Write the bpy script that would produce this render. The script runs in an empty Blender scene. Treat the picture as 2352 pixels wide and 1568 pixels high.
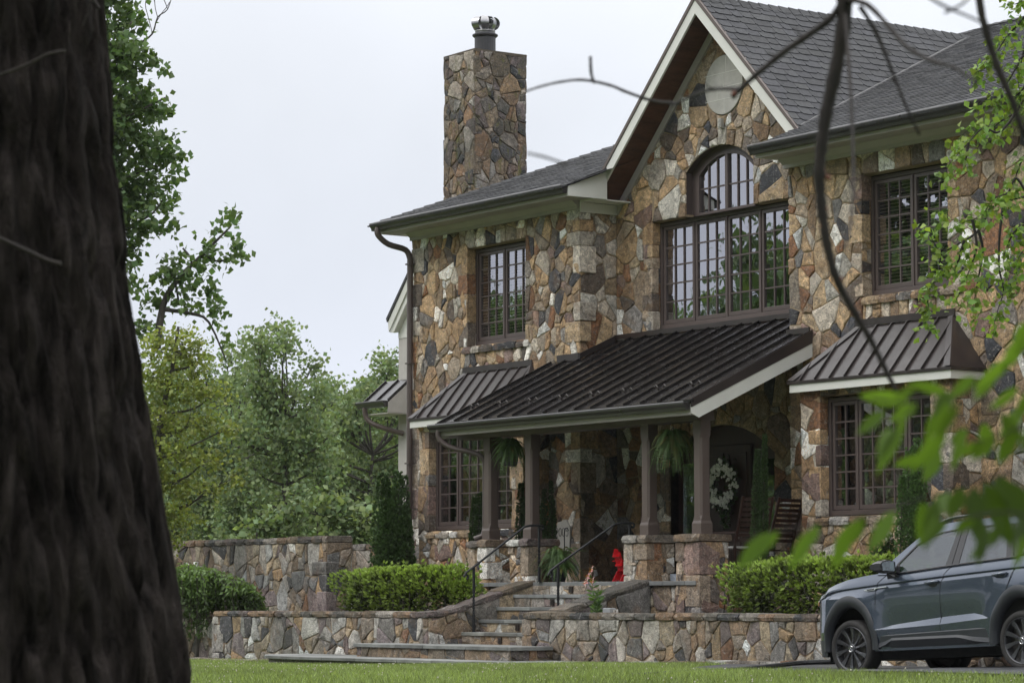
import bpy, bmesh, math, random
import numpy as np
from mathutils import Vector, Matrix
R = math.radians
# ------------------------------------------------------------------ camera, world, sun, exposure
scn = bpy.context.scene
COL = scn.collection
EYE = Vector((40.81, -26.0, 0.9))
PITCH = math.atan(594/6533); YAW = R(55.515)
cam_d = bpy.data.cameras.new("camera"); cam_o = bpy.data.objects.new("camera", cam_d); COL.objects.link(cam_o)
cam_o.location = EYE; cam_o.rotation_euler = (math.pi/2+PITCH, 0, YAW)
cam_d.lens = 100; cam_d.sensor_width = 36; cam_d.clip_start = 0.05; cam_d.clip_end = 3000
cam_d.dof.use_dof = True; cam_d.dof.focus_distance = 41.0; cam_d.dof.aperture_fstop = 10.5
scn.camera = cam_o
scn.view_settings.view_transform = 'Standard'; scn.view_settings.look = 'None'
scn.view_settings.exposure = 0.36; scn.view_settings.gamma = 1.0
SUN_EL, SUN_ROT = R(48), R(215)
w = bpy.data.worlds.new("World"); scn.world = w; w.use_nodes = True
nt = w.node_tree; nt.nodes.clear()
def nd(nt, t, **k):
    n = nt.nodes.new(t)
    for a, b in k.items(): setattr(n, a, b)
    return n
out = nd(nt, 'ShaderNodeOutputWorld')
sky = nd(nt, 'ShaderNodeTexSky', sky_type='NISHITA', sun_disc=False, sun_elevation=SUN_EL, sun_rotation=SUN_ROT)
b1 = nd(nt, 'ShaderNodeBackground'); b1.inputs[1].default_value = 0.06
nt.links.new(sky.outputs[0], b1.inputs[0])
# cloud deck: even overcast, a little brighter towards the zenith, faint large cloud mottling
geo = nd(nt, 'ShaderNodeTexCoord'); sep = nd(nt, 'ShaderNodeSeparateXYZ'); nt.links.new(geo.outputs['Generated'], sep.inputs[0])
cr = nd(nt, 'ShaderNodeValToRGB'); cr.color_ramp.elements[0].position = 0.0; cr.color_ramp.elements[0].color = (.222, .233, .270, 1)
cr.color_ramp.elements[1].position = 1.0; cr.color_ramp.elements[1].color = (.98, .98, .97, 1)
e = cr.color_ramp.elements.new(.07); e.color = (.252, .266, .300, 1)
e = cr.color_ramp.elements.new(.17); e.color = (.283, .295, .318, 1)
e = cr.color_ramp.elements.new(.30); e.color = (.365, .375, .395, 1)
nt.links.new(sep.outputs[2], cr.inputs[0])
nz = nd(nt, 'ShaderNodeTexNoise'); nz.inputs['Scale'].default_value = 5.5; nz.inputs['Detail'].default_value = 4
nt.links.new(geo.outputs['Generated'], nz.inputs['Vector'])
mr = nd(nt, 'ShaderNodeMapRange'); mr.inputs[3].default_value = .87; mr.inputs[4].default_value = 1.03
mr.inputs[1].default_value = .3; mr.inputs[2].default_value = .7
nt.links.new(nz.outputs[0], mr.inputs[0])
mx = nd(nt, 'ShaderNodeVectorMath', operation='SCALE'); nt.links.new(cr.outputs[0], mx.inputs[0]); nt.links.new(mr.outputs[0], mx.inputs['Scale'])
b2 = nd(nt, 'ShaderNodeBackground'); b2.inputs[1].default_value = 2.7; nt.links.new(mx.outputs[0], b2.inputs[0])
ms = nd(nt, 'ShaderNodeMixShader'); ms.inputs[0].default_value = .93
nt.links.new(b1.outputs[0], ms.inputs[1]); nt.links.new(b2.outputs[0], ms.inputs[2]); nt.links.new(ms.outputs[0], out.inputs[0])
sd = bpy.data.lights.new("sun", 'SUN'); sd.energy = 0.7; sd.angle = R(25); sd.color = (1, .95, .88)
so = bpy.data.objects.new("sun", sd); COL.objects.link(so)
so.rotation_euler = (math.pi/2-SUN_EL, 0, R(-25)); so.location = (0, -30, 40)

# ------------------------------------------------------------------ helpers: meshes and scene graph
class MB:
    def __init__(s): s.v = []; s.f = []; s.m = []; s.t = []
    def add(s, vs, fs, mi=0, t=(1, 1, 1)):
        b = len(s.v); s.v.extend([tuple(p) for p in vs])
        for f in fs: s.f.append(tuple(i+b for i in f)); s.m.append(mi); s.t.append(t)
        return s
WO = {}
def obj(name, mb, mats, parent=None, bevel=0, smooth=False, local=False, loc=None):
    me = bpy.data.meshes.new(name); me.from_pydata(mb.v, [], mb.f)
    if not isinstance(mats, (list, tuple)): mats = [mats]
    for m in mats: me.materials.append(m)
    n = len(mb.f)
    if n:
        me.polygons.foreach_set('material_index', mb.m)
        a = me.attributes.new('tint', 'FLOAT_COLOR', 'FACE')
        c = np.ones((n, 4), np.float32); c[:, :3] = np.array(mb.t, np.float32); a.data.foreach_set('color', c.ravel())
        me.polygons.foreach_set('use_smooth', [smooth]*n)
    me.update()
    o = bpy.data.objects.new(name, me); COL.objects.link(o)
    if parent is not None:
        o.parent = parent
        if not local: o.location = -WO.get(parent.name, Vector((0, 0, 0)))
        WO[o.name] = Vector((0, 0, 0))
    if loc: o.location = loc
    if bevel:
        md = o.modifiers.new('bevel', 'BEVEL'); md.width = bevel; md.segments = 2; md.limit_method = 'ANGLE'
    return o
def tag(o, label=None, cat=None, group=None, kind=None):
    if label: o['label'] = label
    if cat: o['category'] = cat
    if group: o['group'] = group
    if kind: o['kind'] = kind
    return o
def thing(name, label, cat, loc=(0, 0, 0), rz=0, group=None):
    o = bpy.data.objects.new(name, None); COL.objects.link(o); o.empty_display_size = .2
    o.location = loc; o.rotation_euler = (0, 0, rz); WO[o.name] = Vector(loc)
    return tag(o, label, cat, group)
def copy_tree(o, parent=None):
    c = o.copy(); COL.objects.link(c); c.parent = parent
    for ch in list(o.children): copy_tree(ch, c)
    return c
def box(mb, a, b, mi=0, t=(1, 1, 1)):
    x0, y0, z0 = a; x1, y1, z1 = b
    if x0 > x1: x0, x1 = x1, x0
    if y0 > y1: y0, y1 = y1, y0
    if z0 > z1: z0, z1 = z1, z0
    v = [(x0, y0, z0), (x1, y0, z0), (x1, y1, z0), (x0, y1, z0), (x0, y0, z1), (x1, y0, z1), (x1, y1, z1), (x0, y1, z1)]
    mb.add(v, [(0, 3, 2, 1), (4, 5, 6, 7), (0, 1, 5, 4), (1, 2, 6, 5), (2, 3, 7, 6), (3, 0, 4, 7)], mi, t); return mb
def prism(mb, pts, d, mi=0, t=(1, 1, 1)):
    """closed polygon pts (3D) pushed along d"""
    n = len(pts); d = Vector(d); A = [Vector(p) for p in pts]; B = [p+d for p in A]
    mb.add(A+B, [tuple(range(n))[::-1], tuple(range(n, 2*n))]+[(i, (i+1) % n, n+(i+1) % n, n+i) for i in range(n)], mi, t); return mb
def tube(mb, pts, r, n=8, mi=0, t=(1, 1, 1), cap=True):
    P = [Vector(p) for p in pts]; rs = r if isinstance(r, (list, tuple)) else [r]*len(P)
    V = []; F = []; up = None
    for i, p in enumerate(P):
        d = (P[min(i+1, len(P)-1)]-P[max(i-1, 0)]);
        if d.length < 1e-9: d = Vector((0, 0, 1))
        d.normalize()
        if up is None: up = d.orthogonal().normalized()
        else:
            up = (up-d*up.dot(d)); up = up.normalized() if up.length > 1e-6 else d.orthogonal().normalized()
        q = d.cross(up)
        for k in range(n):
            a = 2*math.pi*k/n; V.append(p+(up*math.cos(a)+q*math.sin(a))*rs[i])
    for i in range(len(P)-1):
        for k in range(n):
            F.append((i*n+k, i*n+(k+1) % n, (i+1)*n+(k+1) % n, (i+1)*n+k))
    if cap: F.append(tuple(range(n))[::-1]); F.append(tuple(range((len(P)-1)*n, len(P)*n)))
    mb.add(V, F, mi, t); return mb
def lathe(mb, c, prof, n=20, mi=0, t=(1, 1, 1), axis=(0, 0, 1)):
    """prof = [(r, h)...] turned round axis through c"""
    A = Vector(axis).normalized(); u = A.orthogonal().normalized(); v = A.cross(u); c = Vector(c); V = []; F = []
    for r, h in prof:
        for k in range(n):
            a = 2*math.pi*k/n; V.append(c+A*h+(u*math.cos(a)+v*math.sin(a))*r)
    for i in range(len(prof)-1):
        for k in range(n): F.append((i*n+k, i*n+(k+1) % n, (i+1)*n+(k+1) % n, (i+1)*n+k))
    mb.add(V, F, mi, t); return mb
def smooth_path(pts, k=4):
    P = [Vector(p) for p in pts]; out = []
    for i in range(len(P)-1):
        p0 = P[max(i-1, 0)]; p1 = P[i]; p2 = P[i+1]; p3 = P[min(i+2, len(P)-1)]
        for j in range(k):
            t = j/k
            out.append(.5*((2*p1)+(-p0+p2)*t+(2*p0-5*p1+4*p2-p3)*t*t+(-p0+3*p1-3*p2+p3)*t**3))
    out.append(P[-1]); return out
_f = 6533.0
_fh = Vector((-math.sin(YAW), math.cos(YAW), 0)); _fw = _fh*math.cos(PITCH)+Vector((0, 0, math.sin(PITCH)))
_rt = Vector((math.cos(YAW), math.sin(YAW), 0)); _up = -_fh*math.sin(PITCH)+Vector((0, 0, math.cos(PITCH)))
def at(px, py, d):
    """world point seen at photo position (2352 px wide) at horizontal distance d"""
    r = _fw*_f+_rt*(px-1176)-_up*(py-784); return EYE+r*(d/r.dot(_fh))
def onY(px, py, Y):
    r = _fw*_f+_rt*(px-1176)-_up*(py-784); return EYE+r*((Y-EYE.y)/r.y)

# ------------------------------------------------------------------ materials
def mat(name):
    m = bpy.data.materials.new(name); m.use_nodes = True; nt = m.node_tree; nt.nodes.clear()
    o = nd(nt, 'ShaderNodeOutputMaterial'); p = nd(nt, 'ShaderNodeBsdfPrincipled'); nt.links.new(p.outputs[0], o.inputs[0])
    return m, nt, p, o
def L(nt, a, b): nt.links.new(a, b)
def noise(nt, vec, scale, detail=4, rough=.55, dist=0, vscale=None):
    if vscale:
        mp = nd(nt, 'ShaderNodeMapping'); mp.inputs['Scale'].default_value = vscale; L(nt, vec, mp.inputs[0]); vec = mp.outputs[0]
    n = nd(nt, 'ShaderNodeTexNoise'); n.inputs['Scale'].default_value = scale; n.inputs['Detail'].default_value = detail
    n.inputs['Roughness'].default_value = rough; n.inputs['Distortion'].default_value = dist; L(nt, vec, n.inputs['Vector']); return n.outputs[0]
def rng(nt, v, a, b, c, d, clamp=True):
    m = nd(nt, 'ShaderNodeMapRange'); m.clamp = clamp
    for i, x in enumerate((a, b, c, d)): m.inputs[i+1].default_value = x
    L(nt, v, m.inputs[0]); return m.outputs[0]
def mixc(nt, fac, a, b, mode='MIX'):
    m = nd(nt, 'ShaderNodeMix', data_type='RGBA', blend_type=mode)
    for s, x in ((0, fac), (6, a), (7, b)):
        if isinstance(x, (int, float)): m.inputs[s].default_value = x
        elif isinstance(x, tuple): m.inputs[s].default_value = (*x, 1)
        else: L(nt, x, m.inputs[s])
    return m.outputs[2]
def bump(nt, p, h, strength, dist):
    b = nd(nt, 'ShaderNodeBump'); b.inputs['Strength'].default_value = strength; b.inputs['Distance'].default_value = dist
    L(nt, h, b.inputs['Height']); L(nt, b.outputs[0], p.inputs['Normal'])
def coord(nt, kind='Object'): return nd(nt, 'ShaderNodeTexCoord').outputs[kind]
def tint(nt): return nd(nt, 'ShaderNodeAttribute', attribute_name='tint').outputs['Color']
def plain(name, col, rough=.5, metal=0, var=.12, sc=6, bs=0, bd=.005, vscale=None, spec=.5, coat=0):
    m, nt, p, o = mat(name); v = coord(nt)
    n = noise(nt, v, sc, 5, .6, 0, vscale)
    c = mixc(nt, 1.0, tuple(col), rng(nt, n, .25, .75, 1-var, 1+var), 'MULTIPLY'); c = mixc(nt, 1.0, c, tint(nt), 'MULTIPLY')
    L(nt, c, p.inputs['Base Color']); p.inputs['Roughness'].default_value = rough; p.inputs['Metallic'].default_value = metal
    p.inputs['Specular IOR Level'].default_value = spec; p.inputs['Coat Weight'].default_value = coat
    L(nt, rng(nt, noise(nt, v, sc*3, 3), .3, .7, rough*.85, min(1, rough*1.15)), p.inputs['Roughness'])
    if bs: bump(nt, p, noise(nt, v, sc*5, 5, .6, 0, vscale), bs, bd)
    return m
def stone_mat(name, moss=0.0, grime=.42):
    m, nt, p, o = mat(name); v = coord(nt); t = tint(nt)
    n1 = noise(nt, v, 9.5, 10, .78, .9)
    c = mixc(nt, 1.0, t, rng(nt, n1, .36, .66, .42, 1.7), 'MULTIPLY')
    n0 = noise(nt, v, 26, 6, .75, 1.5); c = mixc(nt, 1.0, c, rng(nt, n0, .38, .66, .66, 1.38), 'MULTIPLY')
    n2 = noise(nt, v, 4.6, 8, .78, 1.6)                                  # slate-dark stains with their own edge
    c = mixc(nt, rng(nt, n2, .53, .60, 0, grime), c, (.045, .043, .047))
    n3 = noise(nt, v, 7.3, 8, .8, 2.6)                                 # pale quartz bloom
    c = mixc(nt, rng(nt, n3, .55, .63, 0, .5), c, (.55, .52, .48))
    n4 = noise(nt, v, 2.3, 4, .6, .5)                                   # iron staining
    c = mixc(nt, rng(nt, n4, .54, .72, 0, .38), c, (.27, .145, .06))
    sp = noise(nt, v, 70, 2, .5); c = mixc(nt, 1.0, c, rng(nt, sp, .3, .7, .78, 1.2), 'MULTIPLY')
    if moss:
        n5 = noise(nt, v, 6.0, 6, .7, .8, (1, 1, .45)); c = mixc(nt, rng(nt, n5, .56, .66, 0, moss), c, (.13, .13, .02))
        n6 = noise(nt, v, 2.2, 4, .6, 0, (1, 1, .6)); c = mixc(nt, rng(nt, n6, .45, .65, 0, .45), c, (.035, .04, .03))
    L(nt, c, p.inputs['Base Color']); L(nt, rng(nt, n1, .3, .7, .55, .88), p.inputs['Roughness']); p.inputs['Specular IOR Level'].default_value = .4
    bh = nd(nt, 'ShaderNodeMath', operation='ADD'); L(nt, noise(nt, v, 20, 8, .75, .6), bh.inputs[0]); L(nt, rng(nt, noise(nt, v, 60, 3), 0, 1, 0, .35), bh.inputs[1])
    bump(nt, p, bh.outputs[0], .9, .04)
    return m
M = {}
M['stone'] = stone_mat('fieldstone'); M['stone_moss'] = stone_mat('mossy_fieldstone', .8, .5)
M['stone_wall'] = stone_mat('garden_fieldstone', .15, .3)
M['mortar'] = plain('mortar', (.17, .135, .10), .95, var=.35, sc=9, bs=.5, bd=.02)
M['mortar_tan'] = plain('tan_mortar', (.30, .23, .155), .95, var=.3, sc=9, bs=.5, bd=.02)
M['slate'] = plain('bluestone', (.15, .155, .15), .6, var=.45, sc=3.5, bs=.35, bd=.01)
M['shingle'] = plain('asphalt_shingle', (.043, .044, .048), .85, var=.3, sc=14, bs=.5, bd=.004)
M['roof_under'] = plain('roof_underlay', (.03, .03, .032), .9)
M['white'] = plain('white_trim', (.62, .62, .59), .5, var=.07, sc=2)
M['trim'] = plain('grey_green_trim', (.36, .335, .33), .55, var=.1, sc=1.5)
M['gutter'] = plain('bronze_gutter', (.028, .026, .027), .32, var=.2, sc=3, spec=.6)
M['bronze'] = plain('standing_seam_bronze', (.012, .0105, .0105), .25, var=.4, sc=2.2, spec=.6, bs=.12, bd=.01)
M['bronze2'] = plain('bay_roof_bronze', (.030, .023, .022), .33, var=.3, sc=2.2, spec=.6, bs=.1, bd=.01)
M['frame'] = plain('brown_window_paint', (.085, .065, .062), .42, var=.1, sc=4)
M['post'] = plain('brown_post_paint', (.095, .072, .064), .5, var=.08, sc=3, bs=.1)
M['soffit'] = plain('cedar_soffit', (.085, .036, .02), .6, var=.6, sc=5, vscale=(.35, .35, 2.4))
M['doorwood'] = plain('dark_door_wood', (.034, .014, .009), .4, var=.4, sc=6, vscale=(3, 3, .4))
M['ceil'] = plain('porch_ceiling_wood', (.05, .035, .025), .6, var=.3)
M['stucco'] = plain('pale_stucco', (.44, .42, .40), .9, var=.08, sc=8, bs=.3, bd=.01)
M['limestone'] = plain('limestone', (.40, .39, .37), .8, var=.16, sc=7, bs=.2)
M['iron'] = plain('black_wrought_iron', (.005, .006, .008), .65, var=.2)
M['steel'] = plain('spun_steel', (.30, .30, .31), .3, 1.0, var=.2)
M['flue'] = plain('black_flue_paint', (.035, .035, .04), .5, var=.25)
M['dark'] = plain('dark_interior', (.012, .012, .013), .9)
M['room'] = plain('room_wall', (.10, .09, .08), .9)
M['blind'] = plain('window_blind', (.62, .52, .38), .6, var=.1)
M['soil'] = plain('mulch', (.05, .034, .025), .95, var=.5, sc=20, bs=.8, bd=.03)
def pane_mat(name, refl):
    m = bpy.data.materials.new(name); m.use_nodes = True; nt = m.node_tree; nt.nodes.clear(); o = nd(nt, 'ShaderNodeOutputMaterial')
    g = nd(nt, 'ShaderNodeBsdfGlossy'); g.inputs['Roughness'].default_value = .012; g.inputs['Color'].default_value = (.93, .93, 1, 1)
    tr = nd(nt, 'ShaderNodeBsdfTransparent'); tr.inputs[0].default_value = (.62, .66, .64, 1)
    lw = nd(nt, 'ShaderNodeLayerWeight'); lw.inputs[0].default_value = .5; pw = nd(nt, 'ShaderNodeMath', operation='POWER'); pw.inputs[1].default_value = 4; L(nt, lw.outputs['Facing'], pw.inputs[0])
    f = rng(nt, pw.outputs[0], 0, 1, refl, .92)
    mxs = nd(nt, 'ShaderNodeMixShader'); L(nt, f, mxs.inputs[0]); L(nt, tr.outputs[0], mxs.inputs[1]); L(nt, g.outputs[0], mxs.inputs[2]); L(nt, mxs.outputs[0], o.inputs[0])
    b = nd(nt, 'ShaderNodeBump'); b.inputs['Strength'].default_value = .25; b.inputs['Distance'].default_value = .004
    L(nt, noise(nt, coord(nt), 2.6, 2), b.inputs['Height']); L(nt, b.outputs[0], g.inputs['Normal'])
    return m
M['pane'] = pane_mat('window_glass', .42)
M['pane_dim'] = pane_mat('dimmer_window_glass', .28)  # same glass as the other panes, only with weaker reflection

# ------------------------------------------------------------------ fieldstone mosaic: every stone is its own raised polygon
PAL = {
 'house': [((.40, .29, .18), 5), ((.38, .255, .145), 5), ((.27, .18, .11), 5), ((.23, .115, .06), 2), ((.47, .42, .36), 4.5), ((.72, .69, .65), 3.2),
           ((.055, .055, .063), 2.4), ((.20, .185, .175), 2.4), ((.22, .15, .13), 2.2), ((.34, .27, .205), 5), ((.14, .11, .09), 2.5)],
 'wall': [((.34, .28, .20), 4), ((.36, .25, .145), 2.2), ((.23, .17, .12), 4.5), ((.20, .105, .06), 1), ((.38, .36, .33), 4.5), ((.58, .57, .54), 2.4),
          ((.07, .068, .072), 2.2), ((.20, .19, .18), 4.5), ((.19, .15, .145), 3), ((.28, .24, .20), 5)],
 'dark': [((.17, .13, .09), 5), ((.22, .14, .085), 3), ((.10, .09, .08), 4), ((.13, .10, .095), 3), ((.22, .19, .16), 3), ((.29, .26, .23), 1.4), ((.05, .05, .055), 2), ((.25, .17, .10), 1.5)]}
def clip(poly, a, b, c):
    o = []; n = len(poly)
    for i in range(n):
        p = poly[i]; q = poly[(i+1) % n]; dp = a*p[0]+b*p[1]-c; dq = a*q[0]+b*q[1]-c
        if dp <= 0: o.append(p)
        if (dp < 0 < dq) or (dq < 0 < dp):
            t = dp/(dp-dq); o.append((p[0]+(q[0]-p[0])*t, p[1]+(q[1]-p[1])*t))
    return o
def area2(p): return .5*sum(p[i][0]*p[(i+1) % len(p)][1]-p[(i+1) % len(p)][0]*p[i][1] for i in range(len(p)))
def planes(poly):
    if area2(poly) < 0: poly = poly[::-1]
    out = []
    for i in range(len(poly)):
        p = poly[i]; q = poly[(i+1) % len(poly)]; dx, dy = q[0]-p[0], q[1]-p[1]; l = math.hypot(dx, dy)
        if l > 1e-9: a, b = dy/l, -dx/l; out.append((a, b, a*p[0]+b*p[1]))
    return out
def rect(u0, v0, u1, v1): return [(u0, v0), (u1, v0), (u1, v1), (u0, v1)]
def arch(u0, u1, v0, vs, rise, n=8):
    """opening with a segmental arch head"""
    hw = (u1-u0)/2; c = (u0+u1)/2; Rr = (hw*hw+rise*rise)/(2*rise); a = math.asin(min(1, hw/Rr))
    return [(u0, v0), (u1, v0)]+[(c+Rr*math.sin(a-2*a*i/n), vs+rise-Rr+Rr*math.cos(a-2*a*i/n)) for i in range(n+1)]
def circle(cu, cv, r, n=16): return [(cu+r*math.cos(2*math.pi*i/n), cv+r*math.sin(2*math.pi*i/n)) for i in range(n)]
def mosaic(mb, fr, outline, holes=(), s=.30, asp=1.22, seed=1, rel=(.012, .034), gap=.004, pal='house', seeds=None, edge_ghost=True):
    rd = random.Random(seed); A = lambda p: (p[0], p[1]/asp)
    OL = planes([A(p) for p in outline]); HO = [planes([A(p) for p in h]) for h in holes]
    us = [A(p)[0] for p in outline]; vs = [A(p)[1] for p in outline]; u0, u1, v0, v1 = min(us), max(us), min(vs), max(vs)
    pts = []; cell = s*1.0; grid = {}
    def free(x, y, r):
        i, j = int(x/cell), int(y/cell)
        for a in range(i-2, i+3):
            for b in range(j-2, j+3):
                for (px, py, pr) in grid.get((a, b), ()):
                    if (px-x)**2+(py-y)**2 < (.93*(pr+r))**2: return False
        return True
    def ins(x, y):
        if any(a*x+b*y > c-.02 for a, b, c in OL): return False
        for h in HO:
            if all(a*x+b*y < c+.02 for a, b, c in h): return False
        return True
    if seeds:
        for (x, y, r) in seeds:
            x, y = A((x, y)); pts.append((x, y, r)); grid.setdefault((int(x/cell), int(y/cell)), []).append((x, y, r))
    s *= .86; ar = (u1-u0)*(v1-v0)/(s*s)
    for r, k in ((.85, .35), (.66, 1.3), (.50, 4), (.37, 10), (.26, 16), (.2, 10)):
        r *= s
        for _ in range(int(ar*k)+4):
            x = rd.uniform(u0, u1); y = rd.uniform(v0, v1)
            rr = r*rd.uniform(.88, 1.12)
            if ins(x, y) and free(x, y, rr): pts.append((x, y, rr)); grid.setdefault((int(x/cell), int(y/cell)), []).append((x, y, rr))
    palw = PAL[pal]; tot = sum(b for a, b in palw)
    for (x, y, r) in pts:
        S = s*2.1; poly = [(x-S, y-S), (x+S, y-S), (x+S, y+S), (x-S, y+S)]
        i, j = int(x/cell), int(y/cell)
        for a in range(i-3, i+4):
            for b in range(j-3, j+4):
                for (px, py, pr) in grid.get((a, b), ()):
                    dx, dy = px-x, py-y; l = math.hypot(dx, dy)
                    if l < 1e-6: continue
                    c = (px*px+py*py-x*x-y*y+r*r-pr*pr)/2/l
                    poly = clip(poly, dx/l, dy/l, c-gap*rd.uniform(.6, 1.7))
                    if len(poly) < 3: break
        for (a, b, c) in OL:
            poly = clip(poly, a, b, c)
            if len(poly) < 3: break
        if len(poly) < 3: continue
        for h in HO:
            best = max(h, key=lambda k: k[0]*x+k[1]*y-k[2]); a, b, c = best
            poly = clip(poly, -a, -b, -c)
            if len(poly) < 3: break
        if len(poly) < 3 or abs(area2(poly)) < s*s*.02: continue
        parts = [poly]
        if rd.random() < .88:
            gx = sum(p[0] for p in poly)/len(poly); gy = sum(p[1] for p in poly)/len(poly)
            if r > s*.30 or rd.random() < .25:
                an = rd.choice((0, math.pi/2, math.pi/2))+rd.uniform(-.55, .55); a, b = math.cos(an), math.sin(an)
                c = a*gx+b*gy+rd.uniform(-.35, .35)*r; parts = [clip(poly, a, b, c-gap*.7), clip(poly, -a, -b, -c-gap*.7)]
                if r > s*.52 and rd.random() < .6:
                    k = rd.randint(0, 1); pp = parts[k]
                    if len(pp) > 2:
                        gx = sum(p[0] for p in pp)/len(pp); gy = sum(p[1] for p in pp)/len(pp); an += math.pi/2+rd.uniform(-.4, .4); a, b = math.cos(an), math.sin(an); c = a*gx+b*gy
                        parts[k:k+1] = [clip(pp, a, b, c-gap*.7), clip(pp, -a, -b, -c-gap*.7)]
        for poly in parts:
          if len(poly) < 3 or abs(area2(poly)) < s*s*.012: continue
          q = []; n = len(poly)
          for k in range(n):
              p0, p1, p2 = poly[k-1], poly[k], poly[(k+1) % n]
              l1 = math.hypot(p0[0]-p1[0], p0[1]-p1[1]); l2 = math.hypot(p2[0]-p1[0], p2[1]-p1[1])
              if l1 < 1e-4 or l2 < 1e-4: continue
              cut = min(.11*s*rd.random()**2, l1*.25, l2*.25)
              q.append((p1[0]+(p0[0]-p1[0])*cut/l1, p1[1]+(p0[1]-p1[1])*cut/l1)); q.append((p1[0]+(p2[0]-p1[0])*cut/l2, p1[1]+(p2[1]-p1[1])*cut/l2))
              if l2 > s*.45:
                  t = rd.uniform(.35, .65); jx = rd.uniform(-.035, .012)*s*.9
                  mxp = p1[0]+(p2[0]-p1[0])*t; myp = p1[1]+(p2[1]-p1[1])*t; l = math.hypot(x-mxp, y-myp)+1e-6
                  q.append((mxp-(x-mxp)/l*jx, myp-(y-myp)/l*jx))
          n = len(q)
          if n < 3: continue
          cx = sum(p[0] for p in q)/n; cy = sum(p[1] for p in q)/n
          h = rd.uniform(*rel); tx, ty = rd.uniform(-.05, .05), rd.uniform(-.05, .05)
          ring0 = [(p[0], p[1], -.01) for p in q]; ring1 = []; ring2 = []
          for p in q:
              l = math.hypot(cx-p[0], cy-p[1])+1e-6; e = min(.004+.006*rd.random(), l*.2); e2 = min(e+.03*rd.random()+.012, l*.55)
              for ring, ee, hh in ((ring1, e, h*rd.uniform(.6, .95)), (ring2, e2, h*rd.uniform(.85, 1.15))):
                  X = p[0]+(cx-p[0])/l*ee; Y = p[1]+(cy-p[1])/l*ee; ring.append((X, Y, max(.003, hh+tx*(X-cx)+ty*(Y-cy))))
          V = [fr(a, b*asp, c) for a, b, c in ring0+ring1+ring2]+[fr(cx+rd.uniform(-.02, .02), cy*asp, h*rd.uniform(.95, 1.25))]
          F = []
          for k in range(n):
              k2 = (k+1) % n
              F += [(k, k2, n+k2, n+k), (n+k, n+k2, 2*n+k2, 2*n+k), (2*n+k, 2*n+k2, 3*n)]
          z = rd.uniform(0, tot); col = palw[0][0]
          for cc, ww in palw:
              z -= ww
              if z <= 0: col = cc; break
          br = rd.uniform(.78, 1.5); hue = rd.uniform(-.06, .06)
          mb.add(V, F, 0, (col[0]*br*(1+hue), col[1]*br, col[2]*br*(1-hue)))
    return mb
def sheet(mb, fr, outline, holes=(), mi=1, depth=.02):
    """mortar bed behind the stones (with its openings), triangulated through bmesh-free ear cutting by tiles"""
    us = [p[0] for p in outline]; vs = [p[1] for p in outline]
    g = .1; OL = planes(outline); HO = [planes(h) for h in holes]
    nu = max(1, int((max(us)-min(us))/g)); nv = max(1, int((max(vs)-min(vs))/g)); V = []; F = []
    if not holes:
        mb.add([fr(u, v, 0) for u, v in (outline if area2(outline) > 0 else outline[::-1])], [tuple(range(len(outline)))], mi); return mb
    for i in range(nu):
        for j in range(nv):
            u = min(us)+(max(us)-min(us))*i/nu; v = min(vs)+(max(vs)-min(vs))*j/nv; du = (max(us)-min(us))/nu; dv = (max(vs)-min(vs))/nv
            c = [(u, v), (u+du, v), (u+du, v+dv), (u, v+dv)]
            for a, b, k in OL:
                c = clip(c, a, b, k)
                if len(c) < 3: break
            if len(c) < 3: continue
            polys = [c]
            for h in HO:
                nxt = []
                for c in polys:
                    rest = c
                    for a, b, k in h:
                        o = clip(rest, -a, -b, -k)
                        if len(o) >= 3 and abs(area2(o)) > 1e-7: nxt.append(o)
                        rest = clip(rest, a, b, k)
                        if len(rest) < 3: break
                polys = nxt
            for c in polys:
                b0 = len(V); V += [fr(p[0], p[1], 0) for p in c]; F.append(tuple(range(b0, b0+len(c))))
    mb.add(V, F, mi); return mb
def FY(Y, s=-1): return lambda u, v, w: (u, Y+s*w, v)              # wall facing -Y: u=X, v=Z
def FX(X, s=1): return lambda u, v, w: (X+s*w, u, v)               # wall facing +X: u=Y, v=Z
def stone_wall(mb, fr, outline, holes=(), **k):
    mosaic(mb, fr, outline, holes, **k); sheet(mb, fr, outline, holes); return mb
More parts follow.
